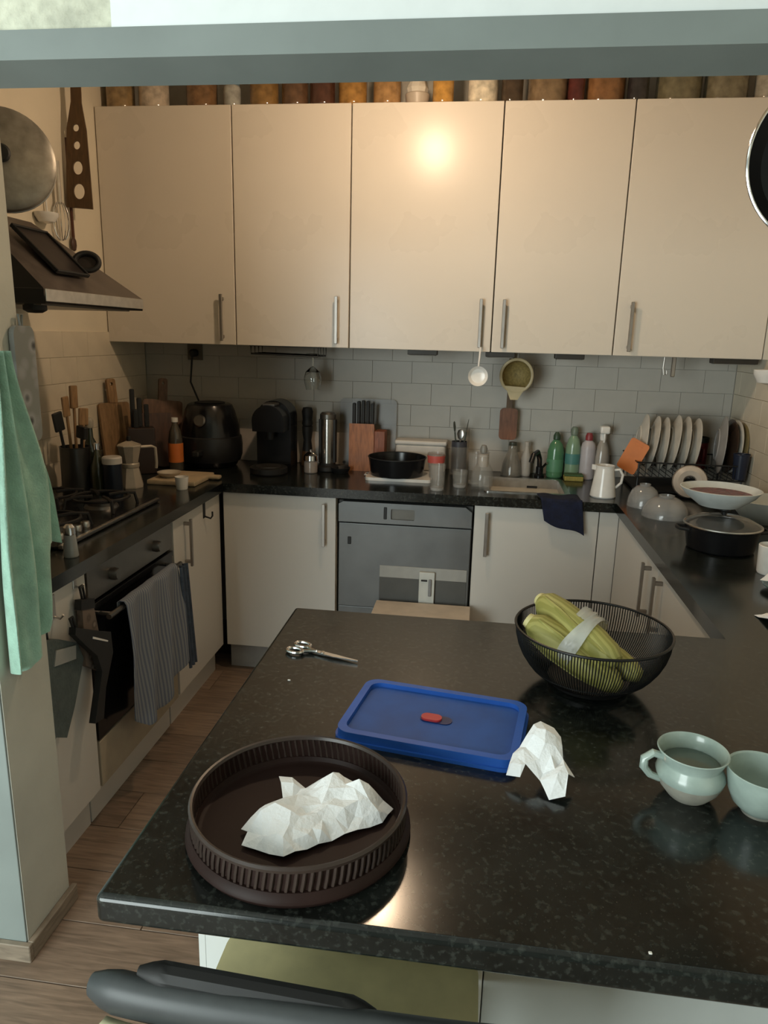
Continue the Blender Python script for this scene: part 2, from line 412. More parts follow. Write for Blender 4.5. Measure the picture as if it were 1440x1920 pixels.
# worktop: one U of stone with the sink cut out
wt = B()
SX0, SX1, SY0, SY1 = .06, .40, 3.17, 3.50
for lo, hi in (((XL+.001, 1.61, .88), (-1.115, YB-.008, .92)), ((-1.115, 3.05, .88), (SX0, YB-.008, .92)), ((SX0, 3.05, .88), (SX1, SY0, .92)),
               ((SX0, SY1, .88), (SX1, YB-.008, .92)), ((SX1, 3.05, .88), (.592, YB-.008, .92)), ((.592, 1.640, .88), (XR-.008, YB-.008, .92))):
    box(wt, lo, hi)
bmesh.ops.remove_doubles(wt, verts=wt.verts, dist=.0001)
tag(mk('worktop', wt, STONE), 'dark speckled stone worktop running round the back, left and right walls', 'worktop')
sk = thing('sink', 'small steel sink let into the back worktop beside the glasses', 'sink', ((SX0+SX1)/2, (SY0+SY1)/2, .92))
hx, hy = (SX1-SX0)/2, (SY1-SY0)/2
bm = B()
for lo, hi in (((-hx+.001, hy-.006, -.15), (hx-.001, hy-.001, .002)), ((-hx+.001, -hy+.001, -.15), (hx-.001, -hy+.006, .002)), ((-hx+.001, -hy+.006, -.15), (-hx+.006, hy-.006, .002)),
               ((hx-.006, -hy+.006, -.15), (hx-.001, hy-.006, .002)), ((-hx+.001, -hy+.001, -.156), (hx-.001, hy-.001, -.15))): box(bm, lo, hi)
mk('basin', bm, STEEL, sk)
bm = prism(B(), rrect(-hx-.018, -hy-.018, hx+.018, hy+.018, .02), .0, .004, 'XY', [rrect(-hx+.004, -hy+.004, hx-.004, hy-.004, .02)])
mk('rim', bm, STEEL, sk)
mk('overflow_plate', box(B(), (.02, hy-.01, -.05), (.07, hy-.006, -.03), .002, 1), BLACKM, sk)
mk('drain', lathe(B(), [(0, -.148), (.03, -.147), (.035, -.149)], 20), CHROME, sk)

# dishwasher without its front panel
dw = thing('dishwasher', 'bare grey metal dishwasher with its front panel missing', 'dishwasher', (-.298, YD, 0))
GRM = mat('grey_coated_metal', (.155, .16, .16), .38, .35, var=.08, vscale=7)
GRD = mat('dark_grey_insulation', (.085, .085, .08), .7)
mk('body', box(B(), (-.298, .03, .13), (.298, .56, .862), .002, 1), GRD, dw)
dp = mk('door_panel', box(B(), (-.294, .008, .37), (.294, .03, .762), .003, 2), GRM, dw)
mk('lower_panel', box(B(), (-.294, .012, .15), (.294, .03, .368), .003, 2), GRM, dw)
fa = mk('control_fascia', prism(B(), [(-.294, .77), (.294, .77), (.294, .84), (.265, .862), (-.275, .862), (-.294, .85)], .0, .03, 'XZ', [rrect(-.06, .79, .045, .838, .006)]), GRM, dw)
mk('control_window', box(B(), (-.062, .012, .786), (.047, .02, .842), .001, 1), mat('smoky_display', (.16, .15, .13), .3), dw)
mk('latch_slot', box(B(), (-.092, -.003, .79), (-.078, .001, .845), .002, 1), BLACKM, dw)
for x, z in ((-.245, .815), (-.262, .79), (-.08, .777), (.055, .777), (.15, .83), (.205, .835), (.24, .783)):
    mk('screw', lathe(B(), [(0, -.0035), (.006, -.0025), (.007, 0)], 12, rot=RX(-PI/2) @ RX(PI)), mat('dark_screw', (.05, .05, .05), .4, .6), fa, (x, 0, z))
mk('door_slot', box(B(), (-.253, .004, .665), (-.237, .009, .7), .002, 1), BLACKM, dp)
mk('recess', box(B(), (-.105, .0055, .40), (.285, .0082, .52), .001, 1), GRD, dp)
mk('recess_band', box(B(), (-.105, .0058, .52), (.285, .0084, .575), .001, 1), mat('pale_grey_band', (.33, .325, .30), .5), dp)
br = mk('bracket', box(B(), (.075, -.012, .385), (.145, .006, .56), .004, 2), mat('pale_plastic', (.50, .50, .46), .5), dp)
mk('bracket_lever', box(B(), (.118, -.022, .45), (.132, -.011, .53), .004, 2), mat('mid_grey_plastic', (.2, .2, .2), .5), br)
mk('bracket_clip', box(B(), (.085, -.016, .518), (.112, -.011, .526), .001, 1), BLACKM, br)
mk('plinth', box(B(), (-.297, .055, 0), (.297, .07, .128), .001, 1), GREYP, dw)
cb = thing('storage_box', 'pale cream box standing on the floor in front of the dishwasher', 'box', (-.2, 2.945, .022))
CREAMB = mat('cream_board', (.62, .53, .43), .6)
mk('body', box(B(), (-.205, -.095, -.022), (.205, .095, .38), .002, 1), CREAMB, cb)
mk('lid', box(B(), (-.21, -.10, .37), (.21, .10, .40), .004, 2), CREAMB, cb)

# oven
ov = thing('oven', 'built-in oven with grey control panel and black glass door', 'oven', (-1.14, 2.24, 0))
STEELD = mat('dark_stainless', (.20, .19, .175), .35, .9)
mk('body', box(B(), (-.56, -.305, .13), (-.024, .305, .876), .001, 1), BLACKM, ov)
cp = mk('control_panel', box(B(), (-.022, -.305, .765), (.0, .305, .876), .002, 2), STEELD, ov)
for yy in (-.16, .155):
    mk('knob', lathe(B(), [(.02, 0), (.021, .012), (.017, .026), (0, .027)], 24, rot=RY(PI/2)), STEELD, cp, (0, yy, .815))
od = mk('door', box(B(), (-.022, -.303, .30), (.0, .303, .755), .003, 2), mat('oven_black_glass', (.006, .006, .007), .12), ov)
hd = mk('handle', tube(B(), [(.0, -.25, .715), (.045, -.25, .715)], .007), STEELD, od)
mk('handle_bar', tube(B(), [(.045, -.275, .715), (.045, .275, .715)], .009), STEELD, hd)
mk('handle_post', tube(B(), [(.0, .25, .715), (.045, .25, .715)], .007), STEELD, hd)
mk('door_trim', box(B(), (-.001, -.303, .735), (.004, .303, .755), .001, 1), BLACKP, od)
mk('lower_panel', box(B(), (-.022, -.303, .135), (.0, .303, .295), .002, 1), mat('beige_panel', (.40, .34, .25), .5), ov)
mk('plinth', box(B(), (-.06, -.307, 0), (-.045, .307, .128), .001, 1), DOORL, ov)

# gas hob
hb = thing('gas_hob', 'black gas hob with iron pan supports on the left worktop', 'hob', (-1.475, 2.30, .92))
mk('plate', box(B(), (-.245, -.34, 0), (.245, .34, .012), .004, 2), BLACKP, hb)
mk('front_trim', box(B(), (.235, -.342, .004), (.250, .342, .017), .003, 2), STEEL, hb)
IRON = mat('cast_iron', (.012, .011, .011), .5)
for k, (bx_, by_, r) in enumerate(((-.11, -.17, .05), (.10, -.17, .038), (-.11, .17, .038), (.10, .17, .05))):
    u = mk('burner', lathe(B(), [(r+.012, .012), (r+.008, .022), (r, .024), (r, .032), (0, .034)], 24), STEELD, hb, (bx_, by_, 0))
    g = B()
    for a in range(4):
        ca, sa = math.cos(a*PI/2+PI/4), math.sin(a*PI/2+PI/4)
        tube(g, [(.03*ca, .03*sa, .055), (.075*ca, .075*sa, .058), (.125*ca, .125*sa, .052), (.135*ca, .135*sa, .012)], .0065, 6)
    tube(g, [(.1*math.cos(a*PI/8), .1*math.sin(a*PI/8), .05) for a in range(16)], .006, 6, True)
    mk('pan_support', g, IRON, u)
for k in range(4):
    mk('knob', lathe(B(), [(.016, .012), (.017, .03), (.013, .038), (0, .039)], 18), STEEL, hb, (.205, -.28+.05*k, 0))

# cooker hood
hood = thing('cooker_hood', 'stainless steel cooker hood with sloping top over the gas hob', 'cooker hood', (-1.75, 2.37, 1.645))
HD = mat('hood_metal', (.15, .125, .11), .42, .7, var=.15)
def pyramid(lo, hi, tlo, thi, z0, z1, z2):
    bm = B(); V = [bm.verts.new(p) for p in ((lo[0], lo[1], z0), (hi[0], lo[1], z0), (hi[0], hi[1], z0), (lo[0], hi[1], z0),
        (lo[0], lo[1], z1), (hi[0], lo[1], z1), (hi[0], hi[1], z1), (lo[0], hi[1], z1), (tlo[0], tlo[1], z2), (thi[0], tlo[1], z2), (thi[0], thi[1], z2), (tlo[0], thi[1], z2))]
    for f in ((3, 2, 1, 0), (0, 1, 5, 4), (1, 2, 6, 5), (2, 3, 7, 6), (3, 0, 4, 7), (4, 5, 9, 8), (5, 6, 10, 9), (6, 7, 11, 10), (7, 4, 8, 11), (8, 9, 10, 11)): bm.faces.new([V[i] for i in f])
    return bm
mk('canopy', pyramid((0, -.315), (.475, .315), (0, -.255), (.215, .06), 0, .043, .275), HD, hood)
bm = B()
for f in (((0, -.3165, 0), (.474, -.3165, 0), (.474, -.3165, .042), (0, -.3165, .042)), ((0, -.3165, .043), (.474, -.3165, .043), (.215, -.2565, .274), (0, -.2565, .274))):
    bm.faces.new([bm.verts.new(p) for p in f])
mk('side_plate', bm, BLACKM, hood, solid=.001)
mk('front_strip', box(B(), (.474, -.314, .006), (.479, .314, .042), .001, 1), STEEL, hood)
mk('filter', box(B(), (.03, -.28, -.004), (.44, .28, .0), .001, 1), STEELD, hood)
mk('knob', lathe(B(), [(.034, .0), (.034, -.018), (.02, -.026), (0, -.027)], 20), BLACKM, hood, (.40, -.25, 0))
mk('chimney', box(B(), (0.001, -.08, .27), (.12, .05, 1.2), .002, 1), HD, hood)

# ------------------------------------------------------------------ peninsula
PX0, PY0, PY1 = -.4247, .682, 1.640
pb = thing('peninsula', 'white panelled peninsula base carrying the dark stone top', 'kitchen island', (.4, 1.25, 0))
WPAN = mat('white_melamine', (.63, .655, .64), .5, var=.02)
mk('body', box(B(), (-.78, -.315, .08), (.795, .375, .8795), .002, 1), CARC, pb)
mk('front_panel', box(B(), (-.785, -.333, .0), (-.347, -.315, .879), .001, 1), WPAN, pb)
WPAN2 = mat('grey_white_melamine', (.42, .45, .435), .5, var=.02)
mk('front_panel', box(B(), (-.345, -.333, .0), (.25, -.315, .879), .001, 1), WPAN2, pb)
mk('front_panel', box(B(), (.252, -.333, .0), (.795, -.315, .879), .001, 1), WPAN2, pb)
mk('end_panel', box(B(), (-.797, -.333, .0), (-.785, .375, .879), .001, 1), WPAN, pb)
bm = box(B(), (PX0, PY0, .88), (XR-.002, PY1, .92))
bmesh.ops.bevel(bm, geom=[e for e in bm.edges if all(v.co.x < PX0+.001 for v in e.verts) or all(v.co.y < PY0+.001 for v in e.verts)], offset=.009, segments=4, profile=.5, affect='EDGES')
tag(mk('stone_worktop', bm, STONE), 'dark speckled stone top of the peninsula in the foreground', 'worktop')

# ------------------------------------------------------------------ things on the peninsula
# oval-looking round gallery tray
T = thing('gallery_tray', 'dark brown round tray with a pierced gallery rim on the peninsula', 'tray', (-.213, .846, .92))
TRAYM = mat('dark_brown_plastic', (.022, .011, .009), .5, var=.12, spec=.18)
TRAYR = mat('dark_bronze_plastic', (.04, .027, .022), .32, var=.1)
mk('base', lathe(B(), [(0, .010), (.130, .010), (.136, .013), (.139, .019), (.146, .019), (.1515, .013), (.1525, .007), (.148, 0), (0, 0)], 72), TRAYM, T)
mk('rim', lathe(B(), [(.1395, .048), (.1415, .052), (.1445, .053), (.147, .050), (.1465, .046), (.142, .0445), (.1395, .048)], 72), TRAYR, T)
g = B()
for k in range(96):
    a = 2*PI*k/96; b = a+2*PI/96*.45
    tube(g, [(.1425*math.cos(a), .1425*math.sin(a), .017), (.1435*math.cos((a+b)/2), .1435*math.sin((a+b)/2), .031), (.1425*math.cos(b), .1425*math.sin(b), .047)], .0028, 6)
gl = mk('gallery_bars', g, TRAYR, T); gl['kind'] = 'stuff'
mk('wall_band', lathe(B(), [(.1412, .016), (.1418, .046), (.1428, .046), (.1422, .016)], 72), TRAYM, T)

def crumple(name, outline, apex, peak, z0, seed, label, parent_loc, facet=.016, rim=.006):
    """crumpled paper: triangulated outline, raised in irregular facets"""
    random.seed(seed); pts = []
    n = len(outline)
    for i in range(n):
        a, b = Vector(outline[i]), Vector(outline[(i+1) % n]); m = max(1, int((b-a).length/facet))
        for k in range(m): pts.append(a.lerp(b, k/m))
    nb = len(pts); xs = [p.x for p in pts]; ys = [p.y for p in pts]
    def inside(p):
        c = False
        for i in range(n):
            a, b = outline[i], outline[(i+1) % n]
            if (a[1] > p.y) != (b[1] > p.y) and p.x < (b[0]-a[0])*(p.y-a[1])/(b[1]-a[1])+a[0]: c = not c
        return c
    yy = min(ys)
    while yy < max(ys):
        xx = min(xs)
        while xx < max(xs):
            p = Vector((xx+random.uniform(-.45, .45)*facet, yy+random.uniform(-.45, .45)*facet))
            if inside(p) and min((p-q).length for q in pts[:nb]) > facet*.45: pts.append(p)
            xx += facet
        yy += facet
    r = geometry.delaunay_2d_cdt(pts, [(i, (i+1) % nb) for i in range(nb)], [list(range(nb))], 1, 1e-6)
    bm = B(); V = []
    for i, p in enumerate(r[0]):
        d = min((p-q).length for q in pts[:nb])
        hgt = rim*random.random() + peak*min(1, d/.03)**.8*(.62+.55*noise.noise(Vector((p.x*34, p.y*34, seed)))) + (random.uniform(-1, 1)*.004 if d > .004 else 0)
        for ax, ay, ah, ar in apex:
            hgt = max(hgt, ah*max(0, 1-(p-Vector((ax, ay))).length/ar)**.8 + (random.uniform(-.005, .005) if d > .004 else 0))
        V.append(bm.verts.new((p.x, p.y, z0+max(.0006, hgt))))
    for f in r[2]:
        try: bm.faces.new([V[i] for i in f])
        except ValueError: pass
    o = mk(name, bm, PAPER, None, parent_loc, flat=True, solid=.0009)
    return tag(o, label, 'napkin')
# outlines in metres about each napkin's own place
crumple('paper_napkin', [(-.066, .095), (-.005, .088), (.012, .101), (.048, .088), (.058, .097), (.105, .072), (.094, .038), (.018, -.018), (-.02, -.05), (-.08, -.034), (-.078, -.014), (-.09, -.005), (-.056, .052), (-.05, .058)],
        [(.02, .075, .045, .05), (-.04, .01, .04, .05), (.055, .07, .042, .04), (-.055, .085, .028, .035)], .030, 0, 5, 'crumpled white paper napkin lying in the brown gallery tray', (-.193, .812, .9335))
crumple('paper_napkin', [(-.05, -.028), (-.03, -.036), (-.022, -.022), (.0, -.035), (.012, -.062), (.035, -.06), (.04, -.035), (.052, -.022), (.036, .0), (.034, .03), (.014, .056), (-.02, .022), (-.04, .0)],
        [(.006, .03, .085, .06), (-.02, .0, .05, .05), (.03, -.03, .04, .035)], .045, 0, 9, 'crumpled white paper napkin beside the corner of the blue lid', (.122, 1.022, .921), .014)

# blue lid
ld = thing('plastic_lid', 'blue plastic container lid with a red valve button', 'lid', (-.046, 1.142, .92), (0, 0, math.radians(-8.5)))
BLUE = mat('blue_plastic', (.026, .11, .45), .36, var=.05, spec=.35)
BLUE2 = mat('pale_blue_translucent_plastic', (.026, .095, .34), .45, var=.1, spec=.25)
bm = prism(B(), rrect(-.151, -.1, .151, .1, .026, 6), 0, .02, 'XY', [rrect(-.138, -.087, .138, .087, .02, 6)])
mk('rim', bm, BLUE, ld)
mk('panel', prism(B(), rrect(-.1385, -.0875, .1385, .0875, .02, 6), .006, .012, 'XY'), BLUE2, ld)
mk('lip', prism(B(), rrect(-.155, -.104, .155, .104, .03, 6), .0, .006, 'XY', [rrect(-.15, -.099, .15, .099, .026, 6)]), BLUE, ld)
vb = mk('valve_seat', prism(B(), rrect(-.026, -.013, .030, .013, .0125, 6), .012, .0135, 'XY'), mat('navy_plastic', (.01, .02, .10), .4), ld)
mk('valve_button', prism(B(), rrect(-.024, -.011, .012, .011, .0105, 6), .0135, .017, 'XY'), mat('red_plastic', (.52, .045, .05), .4), vb, label='red valve button')

# scissors
sc = thing('scissors', 'steel scissors lying closed near the far edge of the peninsula', 'scissors', (-.30, 1.386, .92), (0, 0, math.radians(-17)))
for s in (1, -1):
    bm = prism(B(), [(-.02, -.004*s), (.03, -.0085*s), (.085, -.001*s), (.085, .0005*s), (.0, .006*s), (-.02, .003*s)], .003+.002*(s > 0), .0048+.002*(s > 0), 'XY')
    mk('blade', bm, CHROME, sc)
    bm = tube(B(), [(-.056+.018*math.cos(2*PI*k/20), s*.0165+.0115*math.sin(2*PI*k/20), .006) for k in range(20)], .0038, 8, True)
    tube(bm, [(-.04, s*.012, .006), (-.028, s*.004, .006), (-.012, -s*.001, .006)], .0042, 8)
    mk('handle', bm, CHROME, sc)
mk('pivot', lathe(B(), [(.0045, .006), (.0045, .0085), (0, .009)], 14), STEEL, sc, (.002, 0, 0))
tag(mk('crumb', box(B(), (-.003, -.002, 0), (.003, .002, .002), .001, 1), WHITEC, None, (-.338, 1.262, .92)), 'tiny pale crumb on the dark top below the scissors', 'crumb')
tag(mk('crumb', box(B(), (-.002, -.002, 0), (.002, .002, .002), .0008, 1), WHITEC, None, (.222, .70, .92)), 'tiny pale crumb near the front edge of the dark top', 'crumb')

# wire bowl
wbw = thing('wire_bowl', 'black wire fruit bowl holding the wrapped corn cobs', 'bowl', (.242, 1.352, .92))
WIRE = mat('black_wire', (.01, .01, .01), .4, .3)
def bowl_r(t): return .072 + (.146-.072)*math.sin(t*PI/2)**.9
def bowl_z(t): return .012 + .108*t**1.35
bm = B()
for k in range(170):
    a = 2*PI*k/170
    tube(bm, [(bowl_r(t/7)*math.cos(a), bowl_r(t/7)*math.sin(a), bowl_z(t/7)) for t in range(8)], .0011, 4)
ws = mk('wire_mesh', bm, WIRE, wbw); ws['kind'] = 'stuff'
mk('rim_ring', tube(B(), [(.147*math.cos(2*PI*k/64), .147*math.sin(2*PI*k/64), .12) for k in range(64)], .0028, 8, True), WIRE, wbw)
for t in (.35,):
    mk('hoop', tube(B(), [(bowl_r(t)*math.cos(2*PI*k/64), bowl_r(t)*math.sin(2*PI*k/64), bowl_z(t)) for k in range(64)], .0016, 6, True), WIRE, wbw)
mk('base_plate', lathe(B(), [(0, .012), (.07, .012), (.078, .016), (.076, .006), (.062, 0), (.058, 0), (.058, .008), (0, .009)], 48), WIRE, wbw)
# corn cobs
HUSK = stripe_mat('yellow_green_husk', (.36, .33, .10), (.27, .25, .065), 30, 'Y', .5)
KERN = mat('pale_corn_tip', (.62, .55, .26), .5)
def corn(label, a, b, r):
    A, Bv = Vector(a), Vector(b); d = Bv-A; L_ = d.length
    q = d.to_track_quat('X', 'Z')
    t = thing('corn_cob', label, 'corn', A, group='corn cobs in the wire bowl'); t.rotation_mode = 'QUATERNION'; t.rotation_quaternion = q
    R_ = RY(PI/2)
    mk('husk', lathe(B(), [(0, -.004), (r*.55, -.003), (r*.85, .012), (r, .05), (r*1.02, L_*.45), (r*.93, L_*.72), (r*.68, L_*.9), (r*.35, L_*.98), (0, L_)], 20, rot=R_), HUSK, t)
    mk('stalk_end', lathe(B(), [(0, -.012), (r*.42, -.012), (r*.5, -.002), (r*.5, .004)], 14, rot=R_), KERN, t)
    for k in range(3):
        a0 = k*2.1
        mk('husk_leaf', tube(B(), [(L_*f, r*1.0*math.cos(a0+f*.6)*s_, r*1.0*math.sin(a0+f*.6)*s_) for f, s_ in ((.06, .85), (.3, 1.0), (.6, .98), (.85, .76), (.97, .42))], [.002, .005, .005, .003, .001], 6), HUSK, t)
corn('topmost corn cob in the wire bowl, leaning on the rim', (.150, 1.405, 1.066), (.275, 1.245, 1.018), .033)
corn('corn cob in the wire bowl, nearest the bowl front', (.125, 1.338, 1.046), (.285, 1.248, .966), .033)
corn('lowest corn cob, behind the front one in the wire bowl', (.190, 1.41, 1.010), (.322, 1.27, .982), .030)
wp = thing('plastic_wrap', 'torn clear and white plastic wrap round the corn cobs', 'wrapping', (.21, 1.315, 1.03))
WRAP = mat('milky_plastic_film', (.72, .72, .68), .25, alpha=.42, var=.1)
def band(fx, ph, wdt):
    A, Bv = Vector((-.075, .06, .035)), Vector((.075, -.035, -.045)); d = (Bv-A).normalized(); c = A.lerp(Bv, fx)
    e1 = d.cross(Vector((0, 0, 1))).normalized(); e2 = e1.cross(d)
    def fn(u, v):
        a = ph+u*3.6; rr = .059+.004*noise.noise(Vector((u*6, v*5, ph)))
        return c + d*(v-.5)*wdt*(1+.25*math.sin(u*9)) + e1*rr*1.12*math.cos(a) + e2*rr*math.sin(a)
    return sheet(B(), fn, 24, 6)
mk('film', band(.55, -.4, .026), WRAP, wp, solid=.0006)
mk('film', band(.45, 1.2, .02), WRAP, wp, solid=.0006)
# cups
CEL = mat('celadon_glaze', (.36, .44, .395), .25, var=.1, vscale=30, coat=.4)
CELB = mat('unglazed_stoneware', (.36, .345, .29), .6, var=.12, vscale=40)
cp1 = thing('stoneware_mug', 'pale celadon stoneware mug with a rounded belly and loop handle', 'mug', (.342, 1.01, .92), (0, 0, math.radians(6)))
cp1.scale = (1, 1, .88)
mk('body', lathe(B(), [(.034, .028), (.0475, .036), (.0495, .045), (.047, .054), (.0425, .062), (.0425, .066), (.0485, .082), (.0505, .086), (.0495, .0875), (.0465, .085), (.041, .066), (.044, .05), (.042, .03), (.03, .012), (0, .01)], 48), CEL, cp1)
mk('foot', lathe(B(), [(0, 0), (.026, 0), (.030, .004), (.042, .021), (.0476, .036), (.034, .03)], 48), CELB, cp1)
mk('handle', tube(B(), [(-.042, 0, .072), (-.058, 0, .078), (-.07, 0, .068), (-.07, 0, .052), (-.06, 0, .038), (-.044, 0, .03)], [.006, .0065, .0065, .0065, .006, .0055], 10), CEL, cp1)
mk('drink', lathe(B(), [(0, .062), (.0405, .062), (.0405, .0605), (0, .06)], 36), mat('dark_green_tea', (.09, .12, .10), .1), cp1)
cp2 = thing('stoneware_cup', 'pale celadon stoneware tea bowl at the right edge beside the mug', 'cup', (.434, .985, .92))
cp2.scale = (1, 1, .86)
mk('body', lathe(B(), [(.026, .006), (.038, .02), (.045, .04), (.049, .07), (.0505, .079), (.0495, .0805), (.047, .078), (.042, .04), (.034, .02), (.02, .012), (0, .011)], 48), CEL, cp2)
mk('foot', lathe(B(), [(0, 0), (.023, 0), (.0245, .003), (.0275, .008), (.02, .012)], 36), CELB, cp2)

# ------------------------------------------------------------------ bar stool
st = thing('bar_stool', 'low backed bar stool with tan seat and curved black back rail', 'stool', (-.145, .684, -.026))
TAN = mat('olive_tan_leatherette', (.70, .61, .32), .55, var=.12, vscale=12)
BEI = mat('beige_upholstery', (.46, .43, .27), .7, var=.08)
GRR = mat('charcoal_padding', (.045, .05, .052), .42, var=.15)
mk('seat', prism(B(), rrect(-.19, -.09, .19, .224, .03, 6), .654, .702, 'XY'), TAN, st)
def arc(rx, ry, a0, a1, n, z, cy=.12): return [(rx*math.sin(a), cy-ry*math.cos(a), z) for a in [a0+(a1-a0)*k/n for k in range(n+1)]]
def rail_pts(n=32):
    p = []
    for k in range(n+1):
        s_ = -1+2*k/n
        p.append((.285*s_, -.022 + .012*abs(s_)**4, .824))
    return p
bm = B(); tube(bm, rail_pts(), [.012, .018]+[.021]*29+[.018, .012], 14)
for v in bm.verts: v.co.z = .824+(v.co.z-.824)*1.3
mk('back_rail', bm, GRR, st)
bm = B(); tube(bm, [(-.225+.0145*k, -.008, .852-.016*(k/20)) for k in range(21)], [.006, .012]+[.016]*17+[.012, .006], 10)
mk('inner_pad', bm, BLACKM, st)
def shell(u, v):
    s_ = -1+2*u; x = .262*s_
    return Vector((x, -.054+.02*abs(s_)**6+.015*v, .812-.012*abs(s_)**8-.15*v))
mk('back_shell', sheet(B(), shell, 32, 8), BEI, st, solid=.014)
for sx in (-1, 1):
    for sy in (-1, 1):
        mk('leg', tube(B(), [(sx*.15, .065+sy*.11, .642), (sx*.19, .045+sy*.15, .026)], [.014, .010], 10), BLACKM, st)
mk('footrest', tube(B(), [(-.175, -.095, .22), (.175, -.095, .22), (.175, .165, .22), (-.175, .165, .22)], .008, 8, True), BLACKM, st)

# ------------------------------------------------------------------ textiles on the pillar, oven and cabinet
GREEN = mat('mint_green_towelling', (.33, .54, .43), .95, var=.12, vscale=25, bump=.3, bscale=220, sheen=.3)
def sstep(a, b, x):
    x = max(0, min(1, (x-a)/(b-a))); return x*x*(3-2*x)
def towel_fn(u, v):
    # u across (y from near to far), v down; gathered at the hook and opening into folds
    spread = .03 + .085*sstep(0, .75, v)
    yv = 1.492 + (u-.5)*2*spread + .03*sstep(.0, .8, v)
    fold = .017*math.sin(u*17+v*2)*min(1, .3+v) + .008*math.sin(u*31+1)
    zb = 1.525 - v*(.70 + .04*math.sin(u*5+.6) - .20*sstep(.62, .78, u))
    return Vector((-1.043+fold+.012*v, yv, zb))
o = mk('hand_towel', sheet(B(), towel_fn, 40, 40), GREEN, solid=.004)
tag(o, 'mint green towel hanging in folds on the end of the pillar', 'towel')
o = thing('wall_hook', 'small white hook on the pillar above the mint green towel', 'hook', (-1.07, 1.492, 1.52))
mk('back_plate', box(B(), (0, -.012, -.02), (.004, .012, .025), .001, 1), WHITEC, o)
mk('peg', tube(B(), [(.003, 0, 0), (.018, 0, -.004), (.026, 0, .004), (.026, 0, .014)], .004, 8), WHITEC, o)
FLOR = floral_mat('grey_floral_cotton', (.21, .215, .20), (.30, .30, .30), (.06, .06, .06), 22)
ph = thing('pot_holder', 'grey floral pot holder hanging on the pillar behind the towel', 'pot holder', (-1.062, 1.612, 1.31))
mk('pad', prism(B(), rrect(-.048, 0, .03, .27, .02), -.004, .008, 'YZ'), FLOR, ph)
mk('loop', tube(B(), [(.002, -.012, .268), (.002, -.016, .295), (.002, -.002, .295), (.002, -.006, .268)], .003, 6), FLOR, ph)

# tea towel over the oven handle
TEA = stripe_mat('grey_blue_striped_cotton', (.23, .245, .26), (.13, .15, .20), 26, 'Y', .95)
def tea_fn(u, v):
    yv = 2.04+u*.40 + .012*math.sin(v*5)
    drop = .47 - .10*max(0, u-.55)*2 - .12*max(0, .25-u)*3 if v > 0 else 0
    fold = .016*math.sin(u*19+v*2)*min(1, v*2)
    s_ = v*1.15
    if s_ < .08: return Vector((-1.108+.002*math.sin(u*20), yv, .70+s_*.4))
    if s_ < .15:
        a = (s_-.08)/.07*PI; return Vector((-1.095+.014*-math.cos(a), yv, .727+.010*math.sin(a)))
    t = (s_-.15)/1.0
    return Vector((-1.080+fold+.012*t, yv+.05*t*(u-.3), .725-t*drop))
o = mk('tea_towel', sheet(B(), tea_fn, 44, 44), TEA, solid=.0025)
tag(o, 'grey-blue striped tea towel draped over the oven door handle', 'towel')
# darker folded end of the tea towel
def tea2(u, v):
    return Vector((-1.072+.008*math.sin(u*14)+.01*v, 2.448+u*.062+.03*v, .72-.42*v))
o = mk('dish_cloth', sheet(B(), tea2, 14, 20), mat('navy_cotton', (.055, .075, .11), .95, var=.2, vscale=40), solid=.004)
tag(o, 'narrow navy cloth hanging at the right of the striped tea towel', 'cloth')

# oven mitts on the narrow cabinet
GMIT = mat('grey_green_quilted_cotton', (.085, .105, .10), .95, var=.15, vscale=30, bump=.3, bscale=120)
def pad(bm, outline, x0, x1): return prism(bm, outline, x0, x1, 'YZ')
m1 = thing('oven_mitt', 'large grey green oven mitt hanging on the narrow cabinet by the pillar', 'oven mitt', (-1.118, 1.74, .45))
mk('pad', pad(B(), [(-.115, .0), (-.08, .03), (-.03, .0), (.02, .07), (.085, .19), (.06, .25), (-.03, .30), (-.085, .32), (-.105, .25), (-.10, .12)], -.012, .014), GMIT, m1)
mk('trim', pad(B(), [(-.065, .235), (.04, .21), (.045, .25), (-.05, .275)], .014, .018), mat('pale_grey_trim', (.33, .33, .31), .9), m1)
mk('loop', tube(B(), [(-.065, .0, .31), (-.0, 0, 0)], .001, 4) if False else tube(B(), [(0, -.07, .31), (0, -.078, .345), (0, -.062, .345), (0, -.058, .305)], .004, 6), BLACKM, m1)
m2 = thing('oven_mitt', 'black oven mitt with white stitching hanging beside the oven', 'oven mitt', (-1.085, 1.84, .44))
mk('pad', pad(B(), [(-.03, .0), (.02, -.01), (.045, .08), (.10, .17), (.095, .24), (.03, .27), (-.09, .33), (-.095, .31), (-.04, .25), (.01, .2), (.03, .14), (.0, .07)], -.010, .010), BLACKM, m2)
mk('stitching', pad(B(), [(-.01, .262), (.07, .218), (.072, .222), (-.008, .268)], .010, .012), WHITEC, m2)
mk('loop', tube(B(), [(0, -.085, .32), (0, -.10, .36), (0, -.086, .36), (0, -.075, .32)], .004, 6), BLACKM, m2)
ph2 = thing('pot_holder', 'brown patterned pot holder hanging between the black mitt and the oven', 'pot holder', (-1.118, 1.885, .55))
FLO2 = floral_mat('brown_patterned_cotton', (.16, .12, .095), (.09, .07, .055), (.24, .20, .17), 30)
mk('pad', pad(B(), [(-.045, .06), (.04, .0), (.055, .05), (.02, .23), (-.04, .25)], -.008, .010), FLO2, ph2)
mk('band', pad(B(), [(-.05, .235), (.025, .215), (.025, .245), (-.045, .265)], -.009, .012), BLACKM, ph2)
mk('loop', tube(B(), [(0, -.02, .255), (0, -.03, .30), (0, -.015, .30), (0, -.005, .25)], .004, 6), BLACKM, ph2)
